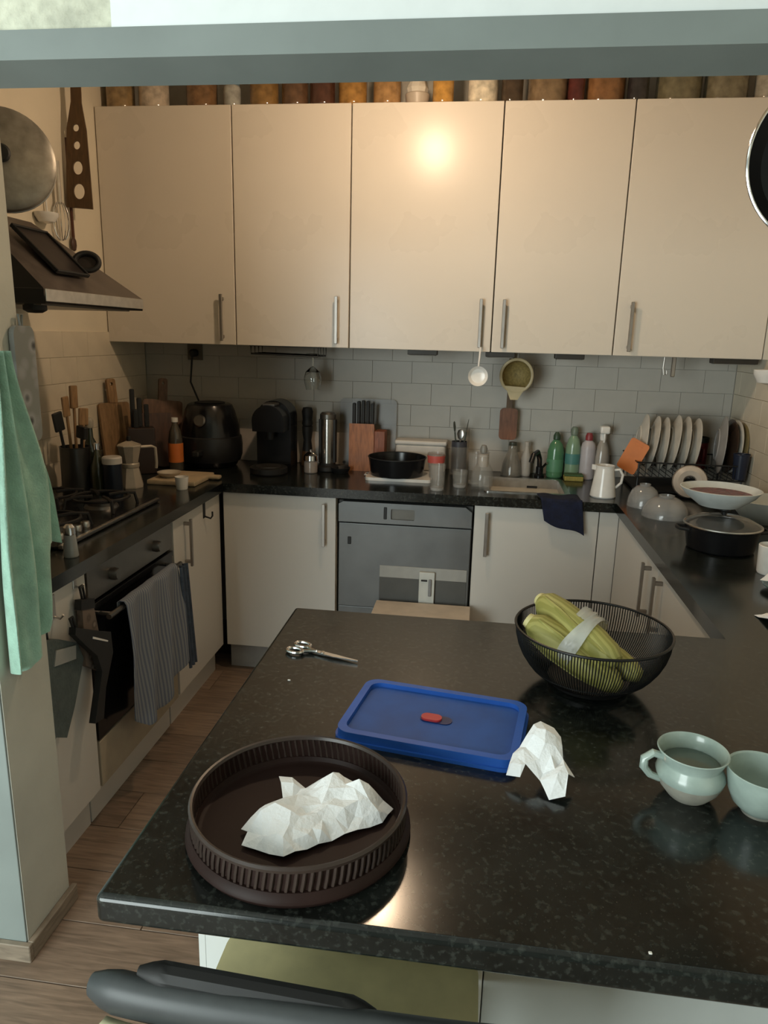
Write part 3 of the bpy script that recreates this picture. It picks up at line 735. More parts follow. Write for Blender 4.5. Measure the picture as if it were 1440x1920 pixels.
for yy, zz, lb in ((1.67, .80, 'small steel hook holding the large grey oven mitt'), (1.752, .80, 'small steel hook holding the black oven mitt'), (1.865, .85, 'small steel hook holding the brown pot holder')):
    o = thing('door_hook', lb, 'hook', (-1.14, yy, zz))
    mk('plate', box(B(), (.0, -.009, -.01), (.003, .009, .06), .001, 1), STEEL, o)
    mk('peg', tube(B(), [(.002, 0, -.004), (.02, 0, -.008), (.03, 0, .004)], .003, 8), STEEL, o)
o = thing('door_hook', 'over-door metal hook near the back corner on the left base cabinet', 'hook', (-1.14, 2.88, .80))
mk('strap', box(B(), (.0, -.012, 0), (.003, .012, .078), .001, 1), BLACKM, o)
mk('peg', tube(B(), [(.002, 0, .008), (.03, 0, .0), (.038, 0, .012), (.038, 0, .03)], .004, 8), BLACKM, o)

# ------------------------------------------------------------------ left wall utensils
sp = thing('wooden_spatula', 'long dark wooden spatula with four round holes hanging by the hood', 'spatula', (-1.69, 3.03, 2.06), (0, math.radians(2), math.radians(14)))
pl = [(-.052, 0), (.052, .0), (.045, .14), (.036, .30), (.020, .40), (.018, .62), (-.018, .62), (-.020, .40), (-.040, .30), (-.048, .14)]
mk('blade', prism(B(), pl, -.006, .006, 'XZ', [circ(.0, .065, .022, 24, .03), circ(-.002, .155, .019, 24, .026), circ(-.003, .24, .013, 20, .016), circ(-.004, .305, .012, 20, .014)]), WOODS, sp)
mk('hanging_cord', tube(B(), [(0, .0, .615), (0, .01, .70)], .003, 6), BLACKM, sp)
rl = thing('utensil_rail', 'steel utensil rail fixed high on the left wall', 'rail', (-1.75, 2.85, 2.74))
mk('bar', tube(B(), [(.03, -.38, 0), (.03, .45, 0)], .006, 10), STEEL, rl)
for yy in (-.35, .4): mk('bracket', tube(B(), [(.0, yy, 0), (.03, yy, 0)], .006, 8), STEEL, rl)
o = thing('wooden_spoon', 'slim red-brown wooden spoon hanging below the spatula', 'spoon', (-1.735, 3.04, 1.89))
mk('bowl', lathe(B(), [(0, 0), (.012, .006), (.018, .025), (.016, .045), (.006, .06), (0, .06)], 16, squash=(.5, 1)), WOODD, o)
mk('handle', tube(B(), [(0, 0, .055), (.002, -.005, .30), (.003, -.008, .44)], [.007, .006, .005], 8), wood_mat('red_brown_wood', (.10, .035, .02), .45, 8, (10, 10, 2)), o)
wh = thing('whisk', 'steel wire whisk hanging beside the slim wooden spoon', 'whisk', (-1.72, 2.93, 1.92))
bm = B()
for k in range(6):
    a = PI*k/6
    tube(bm, [(.032*math.sin(2*PI*t/16)*math.cos(a)*(1 if t else 0), .032*math.sin(2*PI*t/16)*math.sin(a), .075-.075*math.cos(2*PI*t/16)) for t in range(17)], .0016, 5)
mk('wires', bm, CHROME, wh); mk('handle', tube(B(), [(0, 0, .14), (0, 0, .30)], .009, 10), STEEL, wh)
ldl = thing('ladle', 'pale enamel ladle hanging low on the left wall above the hood', 'ladle', (-1.715, 2.82, 1.97))
mk('bowl', lathe(B(), [(0, 0), (.03, .006), (.045, .028), (.046, .04), (.044, .04), (.042, .028), (.028, .009), (0, .004)], 24), WHITEC, ldl)
mk('handle', tube(B(), [(-.02, .04, .036), (-.024, .042, .14), (-.026, .03, .30), (-.026, .0, .34)], .004, 8), WHITEC, ldl)
# big steel lid
lid = thing('steel_pan_lid', 'large steel pan lid with black knob hanging beside the hood', 'lid', (-1.475, 2.215, 2.072), (math.radians(84), 0, math.radians(30)))
lid.scale = (.76, .76, .76)
mk('dome', lathe(B(), [(.185, -.055), (.195, -.05), (.196, .0), (.182, .012), (.15, .02), (.10, .032), (.04, .04), (0, .042)], 48), mat('scuffed_steel', (.30, .28, .24), .42, .5, var=.2), lid)
mk('rim', tube(B(), [(.193*math.cos(2*PI*k/48), .193*math.sin(2*PI*k/48), -.05) for k in range(48)], .005, 8, True), STEEL, lid)
kb = mk('knob', lathe(B(), [(.018, .04), (.018, .055), (.034, .06), (.036, .07), (.028, .078), (0, .08)], 24), BLACKM, lid)
o = thing('roasting_tin', 'dark flat tin lying on the sloping hood', 'tin', (-1.39, 2.26, 1.80), (0, math.radians(48), 0))
o.rotation_euler = (0, math.radians(44), math.radians(0))
DK = mat('dark_tin', (.035, .028, .026), .4, .4)
mk('tray', box(B(), (-.10, -.06, .006), (.09, .12, .012), .003, 1), DK, o)
for lo, hi in (((-.105, -.065, .006), (-.097, .125, .02)), ((.086, -.065, .006), (.094, .125, .02)), ((-.097, -.065, .006), (.086, -.057, .02)), ((-.097, .117, .006), (.086, .125, .02))):
    mk('side', box(B(), lo, hi, .002, 1), BLACKM, o)
o = thing('trivet_ring', 'black ring handle resting on the front of the hood', 'ring', (-1.335, 2.415, 1.79), (math.radians(72), 0, math.radians(24)))
mk('ring', tube(B(), [(.038*math.cos(2*PI*k/28), .030*math.sin(2*PI*k/28), .01) for k in range(28)], .009, 10, True), BLACKM, o)
mk('plate', lathe(B(), [(0, .002), (.03, .002), (.03, .006), (0, .006)], 20), DK, o)

# ------------------------------------------------------------------ frying pan at the right
fpn = thing('frying_pan', 'black frying pan with a steel rim hanging at the right edge', 'frying pan', (.668, 1.66, 1.935), (math.radians(90), 0, math.radians(-6)))
mk('body', lathe(B(), [(0, -.004), (.125, -.004), (.135, .0), (.165, .042), (.1665, .046), (.163, .046), (.132, .006), (0, .003)], 64), BLACKP, fpn)
mk('rim', tube(B(), [(.1655*math.cos(2*PI*k/64), .1655*math.sin(2*PI*k/64), .044) for k in range(64)], .0035, 8, True), CHROME, fpn)
mk('base_disc', lathe(B(), [(0, -.008), (.12, -.008), (.124, -.004)], 48), STEEL, fpn)
mk('handle', tube(B(), [(0, .16, .036), (0, .21, .028), (0, .34, .02), (0, .36, .02)], [.009, .011, .013, .008], 10), BLACKM, fpn)
o = thing('pan_hook', 'steel hook on the kitchen side of the beam holding the frying pan', 'hook', (.668, 1.475, 2.30))
mk('plate', box(B(), (-.012, -.004, -.03), (.012, .001, .03), .001, 1), STEEL, o)
mk('peg', tube(B(), [(0, 0, 0), (0, .14, -.005), (0, .18, .01)], .004, 8), STEEL, o)

# ------------------------------------------------------------------ jars along the top of the wall cabinets
JL = mat('dull_jar_lid', (.30, .27, .22), .4, .5)
def jar(x, r, h, col, label, kind='jar', lidm=None, gl=.0):
    y = YU+.035+r
    t = thing(kind, label, 'jar' if 'jar' in kind else kind, (x, y, ZU1), group='jars on top of the wall cabinets')
    m = mat('jar_contents_%d' % len(MATS), col, .15, coat=.6, var=.22, vscale=30)
    mk('body', lathe(B(), [(0, 0), (r*.86, 0), (r*.97, .008), (r, .02), (r, h*.80), (r*.93, h*.88), (r*.8, h*.93), (r*.8, h*.96), (0, h*.96)], 28), m, t)
    mk('lid', lathe(B(), [(r*.84, h*.90), (r*.87, h*.91), (r*.87, h), (r*.8, h+.004), (0, h+.004)], 28), lidm or JL, t)
    return t
jar(-1.668, .062, .20, (.30, .20, .095), 'tan filled storage jar at the left end of the jar row')
jar(-1.512, .066, .21, (.55, .46, .36), 'broad off-white storage jar, second in the jar row')
jar(-1.29, .068, .20, (.20, .11, .05), 'brown filled storage jar left of the little blue-topped jar')
jar(-1.142, .038, .10, (.36, .36, .33), 'little glass jar with a blue top and pale label in the jar row', 'jar', mat('faded_blue_lid', (.13, .19, .24), .5))
jar(-1.005, .064, .20, (.24, .135, .045), 'gold-brown filled jar above the second cabinet')
jar(-.865, .058, .19, (.12, .065, .035), 'mid brown filled jar next to the darkest jar')
jar(-.742, .055, .19, (.075, .032, .02), 'darkest brown filled jar above the second cabinet')
jar(-.612, .062, .20, (.33, .17, .045), 'amber filled jar above the gap between second and middle cabinets')
jar(-.462, .06, .15, (.34, .19, .075), 'tan amber filled jar left of the white bag')
bagm = mat('white_cloth_bag', (.62, .57, .48), .9, bump=.4, bscale=40)
bg = thing('cloth_bag', 'small white knotted bag in a pale pot among the jars', 'bag', (-.332, YU+.095, ZU1))
mk('pot', lathe(B(), [(0, 0), (.045, 0), (.053, .05), (.05, .055), (.046, .05), (0, .045)], 24), mat('pale_pot', (.45, .38, .30), .4), bg)
mk('bundle', lathe(B(), [(0, .045), (.04, .05), (.047, .075), (.035, .105), (.012, .12), (.026, .14), (.018, .15), (0, .146)], 9), bagm, bg)
jar(-.222, .045, .20, (.46, .24, .055), 'slim yellow amber filled jar right of the white bag')
jar(-.055, .064, .21, (.66, .58, .44), 'cream white storage jar above the right of the middle cabinet')
jar(.065, .045, .18, (.06, .04, .025), 'slim dark jar right of the cream white jar')
jar(.215, .085, .22, (.20, .135, .075), 'wide smoky glass jar with small bright highlights')
jar(.325, .034, .2, (.09, .022, .018), 'slim dark red bottle-shaped jar above the fourth cabinet')
jar(.445, .084, .22, (.22, .105, .042), 'large red-brown filled jar above the fourth cabinet')
jar(.572, .042, .20, (.03, .027, .027), 'black jar above the gap left of the last cabinet')
jar(.74, .09, .21, (.17, .145, .085), 'wide olive glass jar above the last cabinet')
jar(.925, .085, .21, (.19, .16, .10), 'grey-olive glass jar second from the right end of the row')
jar(1.09, .06, .2, (.36, .32, .25), 'pale grey jar at the right end of the jar row')

# ------------------------------------------------------------------ things under the wall cabinets
for x0, x1, lb in ((-.333, -.199, 'short dark under-cabinet fitting above the white container'), (.016, .146, 'short dark under-cabinet fitting behind the white measuring spoon'),
                   (.32, .447, 'short dark under-cabinet fitting above the green bottles'), (.985, 1.17, 'long dark under-cabinet fitting at the right end')):
    o = thing('cabinet_light', lb, 'light fitting', ((x0+x1)/2, 3.36, ZU0-.022), group='dark under-cabinet fittings')
    hw = (x1-x0)/2
    mk('housing', box(B(), (-hw, -.03, 0), (hw, .03, .0255), .004, 2), mat('dark_brown_fitting', (.035, .028, .02), .5), o)
    mk('diffuser', box(B(), (-hw+.008, -.022, -.003), (hw-.008, .022, .002), .001, 1), mat('grey_diffuser', (.25, .23, .2), .5), o)
o = thing('measuring_spoon', 'round white measuring spoon hanging from a door handle', 'spoon', (-.012, 3.262, 1.372))
mk('bowl', lathe(B(), [(0, -.004), (.03, .002), (.0415, .018), (.043, .019), (.043, .016), (.032, -.004), (0, -.008)], 32, rot=RX(PI/2)), WHITEC, o, (0, 0, .043))
mk('handle', tube(B(), [(.0, -.014, .084), (.003, -.012, .13), (.004, .006, .165)], .004, 8), WHITEC, o)
sv = thing('sieve', 'round cream sieve hanging under the cabinets', 'sieve', (.165, 3.48, 1.33), (math.radians(8), 0, 0))
CRM = mat('cream_enamel', (.52, .43, .26), .4)
mk('frame', tube(B(), [(.072*math.cos(2*PI*k/36), 0, .082+.076*math.sin(2*PI*k/36)) for k in range(36)], .007, 8, True), CRM, sv)
mk('mesh_bowl', lathe(B(), [(.07, 0), (.062, .03), (.04, .055), (0, .065)], 32, rot=RX(-PI/2)), mat('yellow_mesh', (.27, .20, .07), .7, var=.2, vscale=90), sv, (0, 0, .082))
mk('stem', prism(B(), [(-.05, .035), (.045, .03), (.012, -.03), (-.022, -.03)], -.006, .004, 'XZ'), CRM, sv)
mk('hook', tube(B(), [(0, 0, .158), (0, 0, .19)], .003, 6), STEEL, sv)
pd = thing('wooden_paddle', 'reddish brown wooden paddle hanging below the cream sieve', 'paddle', (.147, 3.62, 1.092))
mk('blade', prism(B(), rrect(-.043, 0, .043, .155, .02), -.006, .006, 'XZ'), wood_mat('reddish_paddle_wood', (.22, .09, .045), .5, 8, (10, 10, 2)), pd)
mk('handle', prism(B(), rrect(-.014, .15, .014, .42, .008), -.005, .005, 'XZ'), WOODS, pd)
gr = thing('glass_rack', 'dark metal stemware rack under the second wall cabinet', 'rack', (-.91, 3.46, ZU0-.05))
for k, yy in enumerate((-.09, -.03, .03, .09)):
    mk('rail', tube(B(), [(-.165, yy, .05), (-.165, yy, .012), (.155, yy, .006), (.155, yy, .05)], .004, 6), mat('dark_bronze_metal', (.05, .04, .03), .4, .6), gr)
mk('plate', box(B(), (-.17, -.1, .046), (.16, .1, .0505), .001, 1), BLACKM, gr)
wg = thing('wine_glass', 'upturned clear wine glass hanging from the dark rack', 'glass', (-.80, 3.46, 1.315))
mk('bowl', lathe(B(), [(.032, 0), (.04, .03), (.042, .055), (.034, .085), (.012, .105), (.004, .11), (.010, .102), (.032, .084), (.040, .055), (.038, .03), (.030, 0)], 32), GLASS, wg)
mk('stem', tube(B(), [(0, 0, .105), (0, 0, .165)], .003, 8), GLASS, wg)
mk('foot', lathe(B(), [(0, .163), (.03, .167), (.032, .17), (0, .171)], 28), GLASS, wg)
ck = thing('metal_clip', 'pair of small metal hooks hanging below the last wall cabinet', 'hook', (.825, 3.42, ZU0-.1))
mk('hook', tube(B(), [(-.02, 0, .10), (-.022, 0, .05), (-.016, 0, .02), (-.004, 0, .022), (-.006, 0, .04)], .0035, 8), HANDLE, ck)
mk('clip_body', box(B(), (.012, -.006, .012), (.03, .006, .10), .003, 1), HANDLE, ck)
lw = thing('white_ladle', 'white enamel ladle hanging on the right wall under the cabinets', 'ladle', (1.165, 3.20, 1.42))
mk('bowl', lathe(B(), [(0, 0), (.035, .008), (.052, .04), (.054, .06), (.051, .06), (.048, .04), (.03, .012), (0, .006)], 28), WHITEC, lw)
mk('handle', tube(B(), [(.03, .0, .055), (.034, 0, .15), (.036, 0, .24)], .005, 8), WHITEC, lw)
mk('plug', B(), BLACKM) if False else None
pg = thing('wall_socket', 'black plug in a wall socket above the air fryer', 'socket', (-1.468, YB-.008, 1.47))
mk('plate', box(B(), (-.04, -.01, -.04), (.04, 0, .04), .003, 2), mat('brown_socket_plate', (.12, .10, .08), .4), pg)
mk('plug', lathe(B(), [(.02, .0), (.02, .03), (.012, .042), (0, .043)], 18, rot=RX(PI/2)), BLACKM, pg, (0, -.01, -.004))
mk('cable', tube(B(), [(0, -.045, -.01), (-.002, -.055, -.07), (-.012, -.05, -.15), (.03, -.05, -.25), (.05, -.06, -.30)], .005, 8), BLACKM, pg)

# ------------------------------------------------------------------ back worktop, left to right
ZT = .92
def lz(name, prof, m, parent, seg=32, **k): return mk(name, lathe(B(), prof, seg), m, parent, **k)
# utensil crock
ck_ = thing('utensil_crock', 'dark steel utensil crock full of tools beside the hob', 'crock', (-1.60, 2.70, ZT))
lz('pot', [(0, 0), (.055, 0), (.058, .004), (.058, .19), (.06, .195), (.056, .195), (.054, .01), (0, .008)], mat('dark_steel_crock', (.06, .06, .058), .3, .7), ck_)
UT = [('kitchen_turner', BLACKM, (-.015, -.03), (-.02, -.075), .32, (.05, .012, .075)), ('wooden_spoon', WOODL, (.0, .01), (.0, .02), .42, (.045, .014, .09)), ('wooden_spatula', WOODL, (-.02, .02), (-.015, -.02), .38, (.04, .01, .08)),
      ('wooden_scraper', WOODL, (.02, .03), (.02, .05), .33, (.05, .01, .07)), ('ladle', BLACKM, (.025, -.01), (.05, -.02), .27, (.05, .02, .05))]
ul = ['black turner blade standing in the utensil crock', 'tallest light wooden spoon in the utensil crock', 'flat light wooden spatula at the left of the utensil crock', 'short wooden scraper at the right of the utensil crock', 'black ladle head sticking out of the utensil crock']
for (nm, m, b, tpos, h, sz), lb in zip(UT, ul):
    o = thing(nm, lb, nm.replace('_', ' ').split()[-1], (-1.60+b[0]*.6, 2.70+b[1]*.6, ZT+.012))
    top = Vector((tpos[0]-b[0]*.6, tpos[1]-b[1]*.6, h)); base = Vector((0, 0, 0))
    mk('handle', tube(B(), [base, base.lerp(top, .5), base.lerp(top, .82)], .006, 8), m, o)
    q = top.to_track_quat('Z', 'Y').to_matrix()
    mk('head', box(B(), (-sz[1]/2, -sz[0]/2, -sz[2]/2), (sz[1]/2, sz[0]/2, sz[2]/2), .005, 3), m, o, top*.9, q.to_euler())
# oil bottle
ob = thing('oil_bottle', 'dark green oil bottle with a pale stopper beside the crock', 'bottle', (-1.60, 2.82, ZT))
lz('body', [(0, 0), (.032, 0), (.035, .006), (.035, .15), (.028, .185), (.013, .215), (.012, .26), (0, .262)], mat('dark_green_glass', (.02, .026, .015), .08, coat=.5), ob)
lz('stopper', [(.014, .255), (.017, .262), (.018, .285), (.012, .295), (0, .297)], mat('pale_stopper', (.38, .34, .27), .6), ob)
ob2 = thing('oil_bottle', 'slim olive green bottle between the crock and the dark tin', 'bottle', (-1.508, 2.70, ZT))
lz('body', [(0, 0), (.026, 0), (.029, .006), (.029, .12), (.012, .17), (.010, .19), (0, .19)], mat('olive_glass', (.035, .038, .018), .08, coat=.5), ob2)
lz('cap', [(.012, .185), (.013, .19), (.013, .212), (0, .213)], CHROME, ob2)
tn = thing('tea_tin', 'dark blue tin with a pale lid on the left worktop', 'tin', (-1.44, 2.69, ZT))
lz('body', [(0, 0), (.036, 0), (.037, .003), (.037, .145), (0, .145)], mat('dark_blue_tin', (.012, .017, .028), .35, .3), tn)
lz('lid', [(.0385, .135), (.0385, .158), (.034, .163), (0, .163)], mat('pale_lid', (.50, .47, .43), .35), tn)
# moka pot
mp = thing('moka_pot', 'pale metal moka pot with a square handle on the left worktop', 'coffee pot', (-1.46, 2.88, ZT))
PALEM = mat('pale_aluminium', (.46, .40, .32), .42, .35)
lz('boiler', [(0, 0), (.052, 0), (.053, .006), (.036, .085), (.034, .09), (0, .09)], PALEM, mp, 8)
lz('collar', [(.036, .085), (.038, .09), (.038, .102), (.035, .106)], PALEM, mp, 24)
lz('jug', [(.034, .104), (.05, .175), (.052, .178), (0, .178)], PALEM, mp, 8)
lz('lid', [(.052, .178), (.05, .182), (.012, .198), (0, .198)], PALEM, mp, 8)
lz('knob', [(.008, .196), (.011, .205), (.009, .218), (0, .22)], BLACKM, mp, 16)
mk('handle', tube(B(), [(.04, .02, .172), (.075, .05, .172), (.088, .06, .165), (.09, .062, .10), (.088, .06, .075)], .0065, 8), PALEM, mp)
# chopping boards in the corner
random.seed(8)
def board(label, loc, w_, h_, th, rot, m, handle=True):
    t = thing('chopping_board', label, 'chopping board', loc, rot)
    mk('board', prism(B(), rrect(-w_/2, 0, w_/2, h_, .015), -th/2, th/2, 'XZ'), m, t)
    if handle: mk('handle', prism(B(), rrect(-.022, h_-.005, .022, h_+.11, .012), -th/2, th/2, 'XZ', [circ(0, h_+.085, .008, 14)]), m, t)
    return t
board('dark wooden chopping board without handle leaning in the left corner', (-1.575, 3.33, ZT+.004), .23, .26, .02, (math.radians(-8), 0, math.radians(35)), WOODD, False)
board('tall light wooden chopping board with handle leaning on the left wall', (-1.665, 3.20, ZT+.014), .16, .31, .016, (math.radians(-7), 0, math.radians(62)), WOODL)
board('brown paddle board leaning behind the dark chopping board', (-1.60, 3.50, ZT+.014), .20, .30, .016, (math.radians(-9), math.radians(6), math.radians(40)), wood_mat('mid_brown_wood', (.16, .085, .05), .5, 8, (10, 10, 2)))
# knife block with knives, tilted
kb2 = thing('knife_block', 'dark knife block in the left corner with black handled knives', 'knife block', (-1.555, 3.19, ZT), (0, math.radians(0), math.radians(30)))
mk('block', box(B(), (-.06, -.04, 0), (.06, .04, .215), .006, 2), mat('very_dark_wood', (.03, .018, .014), .45), kb2)
for k, (x, y, h, a) in enumerate(((-.03, .015, .19, 0), (0, .015, .15, 0), (.03, .015, .12, 0), (-.02, -.015, .10, 0))):
    t = thing('kitchen_knife', ['longest black handled knife in the dark corner block', 'second longest black handled knife in the dark corner block', 'right hand black handled knife in the dark corner block', 'shortest black handled knife in the dark corner block'][k], 'knife', kb2.location + RZ(math.radians(30)) @ Vector((x, y, .2)), (0, a, math.radians(30)), 'knives in the corner block')
    mk('blade', box(B(), (-.01, -.001, -.12), (.01, .001, .016)), CHROME, t)
    mk('handle', box(B(), (-.011, -.008, .014), (.011, .008, h), .005, 2), BLACKM, t)
# cream board with a cup
cbd = thing('chopping_board', 'cream wooden board lying flat on the left worktop behind the hob', 'chopping board', (-1.30, 3.06, ZT))
mk('board', box(B(), (-.12, -.12, 0), (.10, .12, .022), .006, 2), mat('pale_maple', (.50, .39, .25), .5, var=.1), cbd)
mk('handle', box(B(), (.095, .04, .004), (.15, .08, .02), .006, 2), mat('pale_maple', (.5, .39, .25), .5), cbd)
ec = thing('egg_cup', 'small white cup beside the cream board near the counter edge', 'cup', (-1.235, 2.885, ZT))
lz('body', [(0, 0), (.022, 0), (.024, .004), (.027, .035), (.029, .055), (.027, .055), (.024, .035), (.02, .008), (0, .006)], WHITEC, ec)
dsh = thing('small_dish', 'small pale dish on the cream board', 'dish', (-1.35, 3.02, ZT+.022))
lz('body', [(0, 0), (.03, 0), (.05, .018), (.052, .024), (.049, .024), (.03, .006), (0, .005)], mat('pale_stone_glaze', (.5, .44, .35), .3), dsh)
ssk = thing('salt_shaker', 'small glass salt shaker with a steel cap by the front of the hob', 'shaker', (-1.172, 1.915, ZT))
lz('body', [(0, 0), (.02, 0), (.022, .004), (.018, .05), (.016, .07), (0, .07)], mat('frosted_glass', (.30, .31, .30), .2, coat=.3), ssk)
lz('cap', [(.0165, .068), (.0175, .072), (.0165, .09), (.01, .098), (0, .099)], CHROME, ssk)
# orange label bottle
obt = thing('plastic_bottle', 'plastic bottle with a wide orange label in front of the air fryer', 'bottle', (-1.425, 3.275, ZT))
lz('body', [(0, 0), (.03, 0), (.034, .01), (.034, .15), (.028, .19), (.013, .225), (.013, .24), (0, .24)], mat('smoky_clear_plastic', (.07, .06, .045), .1, coat=.4), obt)
lz('label', [(.0345, .045), (.0352, .046), (.0352, .135), (.0345, .136)], mat('orange_paper_label', (.62, .17, .035), .5, var=.05), obt)
lz('cap', [(.0145, .235), (.0155, .238), (.0155, .256), (0, .257)], WHITEC, obt)
# air fryer
af = thing('air_fryer', 'large black egg-shaped air fryer on the back worktop', 'air fryer', (-1.325, 3.475, ZT))
mk('body', lathe(B(), [(0, 0), (.118, 0), (.128, .008), (.148, .06), (.15, .11), (.142, .20), (.122, .275), (.108, .305), (.095, .312), (0, .312)], 48), BLACKP, af)
mk('basket_front', lathe(B(), [(.145, .03), (.155, .06), (.157, .11), (.152, .15), (.147, .155)], 48), mat('black_satin', (.015, .015, .016), .35), af)
mk('handle', box(B(), (-.018, -.215, .07), (.018, -.14, .10), .008, 3), BLACKM, af)
mk('control_dial', lathe(B(), [(.03, 0), (.03, .012), (.024, .018), (0, .018)], 24), STEELD, af, (0, -.135, .235), (math.radians(72), 0, 0))
mk('top_ring', lathe(B(), [(.07, .312), (.075, .316), (.06, .319), (0, .318)], 32), BLACKM, af)
# white board against the tiles
tag(mk('white_board', box(B(), (-1.27, YB-.024, ZT), (-.42, YB-.010, ZT+.165), .002, 1), mat('off_white_board', (.58, .52, .46), .6)), 'long low off-white board standing against the tiles behind the appliances', 'board')
# coffee machine
cm = thing('coffee_machine', 'black rounded capsule coffee machine on the back worktop', 'coffee machine', (-.985, 3.42, ZT))
mk('body', prism(B(), [(-.085, 0)]+[(.085*math.cos(PI-PI*k/16), .255+.085*math.sin(PI*k/16)) for k in range(17)]+[(.085, 0)], .0, .13, 'XZ'), BLACKP, cm)
mk('head', prism(B(), [(-.075, .20)]+[(.078*math.cos(PI-PI*k/16), .25+.075*math.sin(PI*k/16)) for k in range(17)]+[(.075, .20)], -.10, .0, 'XZ'), BLACKP, cm)
mk('drip_tray', lathe(B(), [(0, 0), (.085, 0), (.09, .006), (.09, .03), (.084, .034), (0, .034)], 36), BLACKM, cm, (0, -.09, 0))
mk('grille', lathe(B(), [(0, .0345), (.06, .0345), (.06, .037), (0, .037)], 28), STEELD, cm, (0, -.09, 0))
mk('spout', lathe(B(), [(.018, .16), (.022, .2), (0, .2)], 18), BLACKM, cm, (0, -.06, 0))
mk('lever', box(B(), (-.03, -.085, .318), (.03, .04, .332), .005, 2), STEELD, cm)
# pepper mill
pmil = thing('pepper_mill', 'tall black pepper mill between coffee machine and steel flask', 'pepper mill', (-.945, 3.60, ZT))
pmil.location.x = -.858; pmil.location.y = 3.595
lz('body', [(0, 0), (.03, 0), (.031, .006), (.026, .08), (.02, .13), (.026, .17), (.027, .2), (0, .202)], BLACKM, pmil)
lz('head', [(.024, .203), (.028, .215), (.024, .235), (.026, .25), (.029, .275), (.022, .295), (0, .298)], BLACKM, pmil)
mk('wood_base', lathe(B(), [(0, .0005), (.0305, .0005), (.032, .004), (.0275, .075), (.026, .075)], 28), wood_mat('mill_wood', (.12, .06, .025), .5, 8, (10, 10, 2)), pmil)
sj = thing('spice_jar', 'small glass jar with a shiny domed lid beside the steel flask', 'jar', (-.795, 3.40, ZT))
lz('body', [(0, 0), (.03, 0), (.033, .004), (.033, .05), (.028, .06), (0, .06)], mat('cloudy_jar', (.33, .29, .26), .2, coat=.3), sj)
lz('lid', [(.031, .058), (.036, .062), (.034, .085), (.018, .1), (.008, .104), (.008, .113), (0, .115)], CHROME, sj)
fk = thing('steel_flask', 'tall steel flask with black sides on the back worktop', 'flask', (-.728, 3.48, ZT))
lz('body', [(0, .02), (.036, .02), (.037, .024), (.037, .262), (.033, .27), (0, .27)], mat('flask_steel', (.42, .40, .37), .22, .95), fk)
lz('lid', [(.038, .255), (.039, .258), (.039, .278), (.03, .288), (0, .288)], STEELD, fk)
lz('base', [(0, 0), (.055, 0), (.058, .004), (.055, .022), (.04, .03), (.037, .04)], BLACKM, fk)
for s in (-1, 1): mk('side_grip', box(B(), (s*.0335-.0085, -.02, .04), (s*.0335+.0085, .02, .255), .004, 2), BLACKM, fk)
sd = thing('saucer', 'low black dish beside the steel flask', 'dish', (-.655, 3.44, ZT))
lz('body', [(0, 0), (.035, 0), (.046, .018), (.048, .026), (.045, .026), (.033, .006), (0, .005)], BLACKM, sd)
# glass chopping board and knife block
gb = thing('glass_board', 'frosted glass chopping board leaning on the tiles behind the knife block', 'chopping board', (-.552, 3.625, ZT), (math.radians(-5), 0, 0))
mk('pane', prism(B(), rrect(-.148, 0, .142, .345, .022), -.003, .003, 'XZ'), mat('grey_frosted_glass', (.20, .175, .14), .25, alpha=.42, var=.06), gb)
for x in (-.12, .115): mk('foot', lathe(B(), [(.008, 0), (.008, .004), (0, .004)], 12, rot=RX(PI/2)), BLACKM, gb, (x, -.003, .02))
kb3 = thing('knife_block', 'orange beech knife block on the back worktop', 'knife block', (-.565, 3.555, ZT))
mk('block', prism(B(), [(-.05, 0), (.05, 0), (.05, .17), (-.05, .235)], -.062, .062, 'YZ'), WOODO, kb3)
mk('side_block', box(B(), (.0625, -.045, 0), (.115, .045, .20), .004, 2), wood_mat('red_beech_wood', (.30, .10, .05), .5, 8, (10, 10, 2)), kb3)
KN = [(-.046, .30), (-.023, .31), (0, .315), (.023, .312), (.045, .30)]
kl = ['leftmost', 'second', 'middle', 'fourth', 'rightmost']
for k, (x, h) in enumerate(KN):
    t = thing('kitchen_knife', kl[k]+' black knife handle standing in the orange beech block', 'knife', (-.565+x, 3.555, ZT), group='knives in the beech block')
    mk('blade', box(B(), (-.001, -.012, .06), (.001, .012, .225)), CHROME, t)
    mk('handle', box(B(), (-.008, -.012, .215), (.008, .012, h+.03), .004, 2), BLACKM, t)
# pan on white board, container
wbd = thing('serving_board', 'flat white board under the black round pan', 'board', (-.36, 3.40, ZT))
mk('slab', prism(B(), rrect(-.15, -.12, .16, .11, .02), 0, .014, 'XY'), WHITEC, wbd)
mk('grip', tube(B(), [(-.149, -.03, .007), (-.165, -.02, .007), (-.165, .02, .007), (-.149, .03, .007)], .004, 8), WHITEC, wbd)
bp_ = thing('cake_pan', 'low round black baking pan on the back worktop', 'pan', (-.372, 3.388, ZT+.014))
lz('body', [(0, 0), (.118, 0), (.125, .005), (.137, .082), (.139, .086), (.135, .086), (.123, .008), (0, .004)], BLACKP, bp_, 48)
mk('rim', tube(B(), [(.137*math.cos(2*PI*k/48), .137*math.sin(2*PI*k/48), .086) for k in range(48)], .003, 6, True), BLACKM, bp_)
wc = thing('food_container', 'white plastic food container behind the black baking pan', 'container', (-.277, 3.61, ZT))
mk('body', box(B(), (-.125, -.045, 0), (.125, .045, .135), .012, 3), mat('white_plastic', (.62, .58, .53), .4), wc)
mk('lid', box(B(), (-.13, -.05, .132), (.13, .05, .155), .008, 3), mat('white_plastic', (.62, .58, .53), .4), wc)
rc = thing('drinking_glass', 'glass with a broad red band in front of the white container', 'glass', (-.185, 3.36, ZT))
CLOUD = mat('cloudy_glass', (.42, .36, .31), .12, alpha=.4, coat=.4)
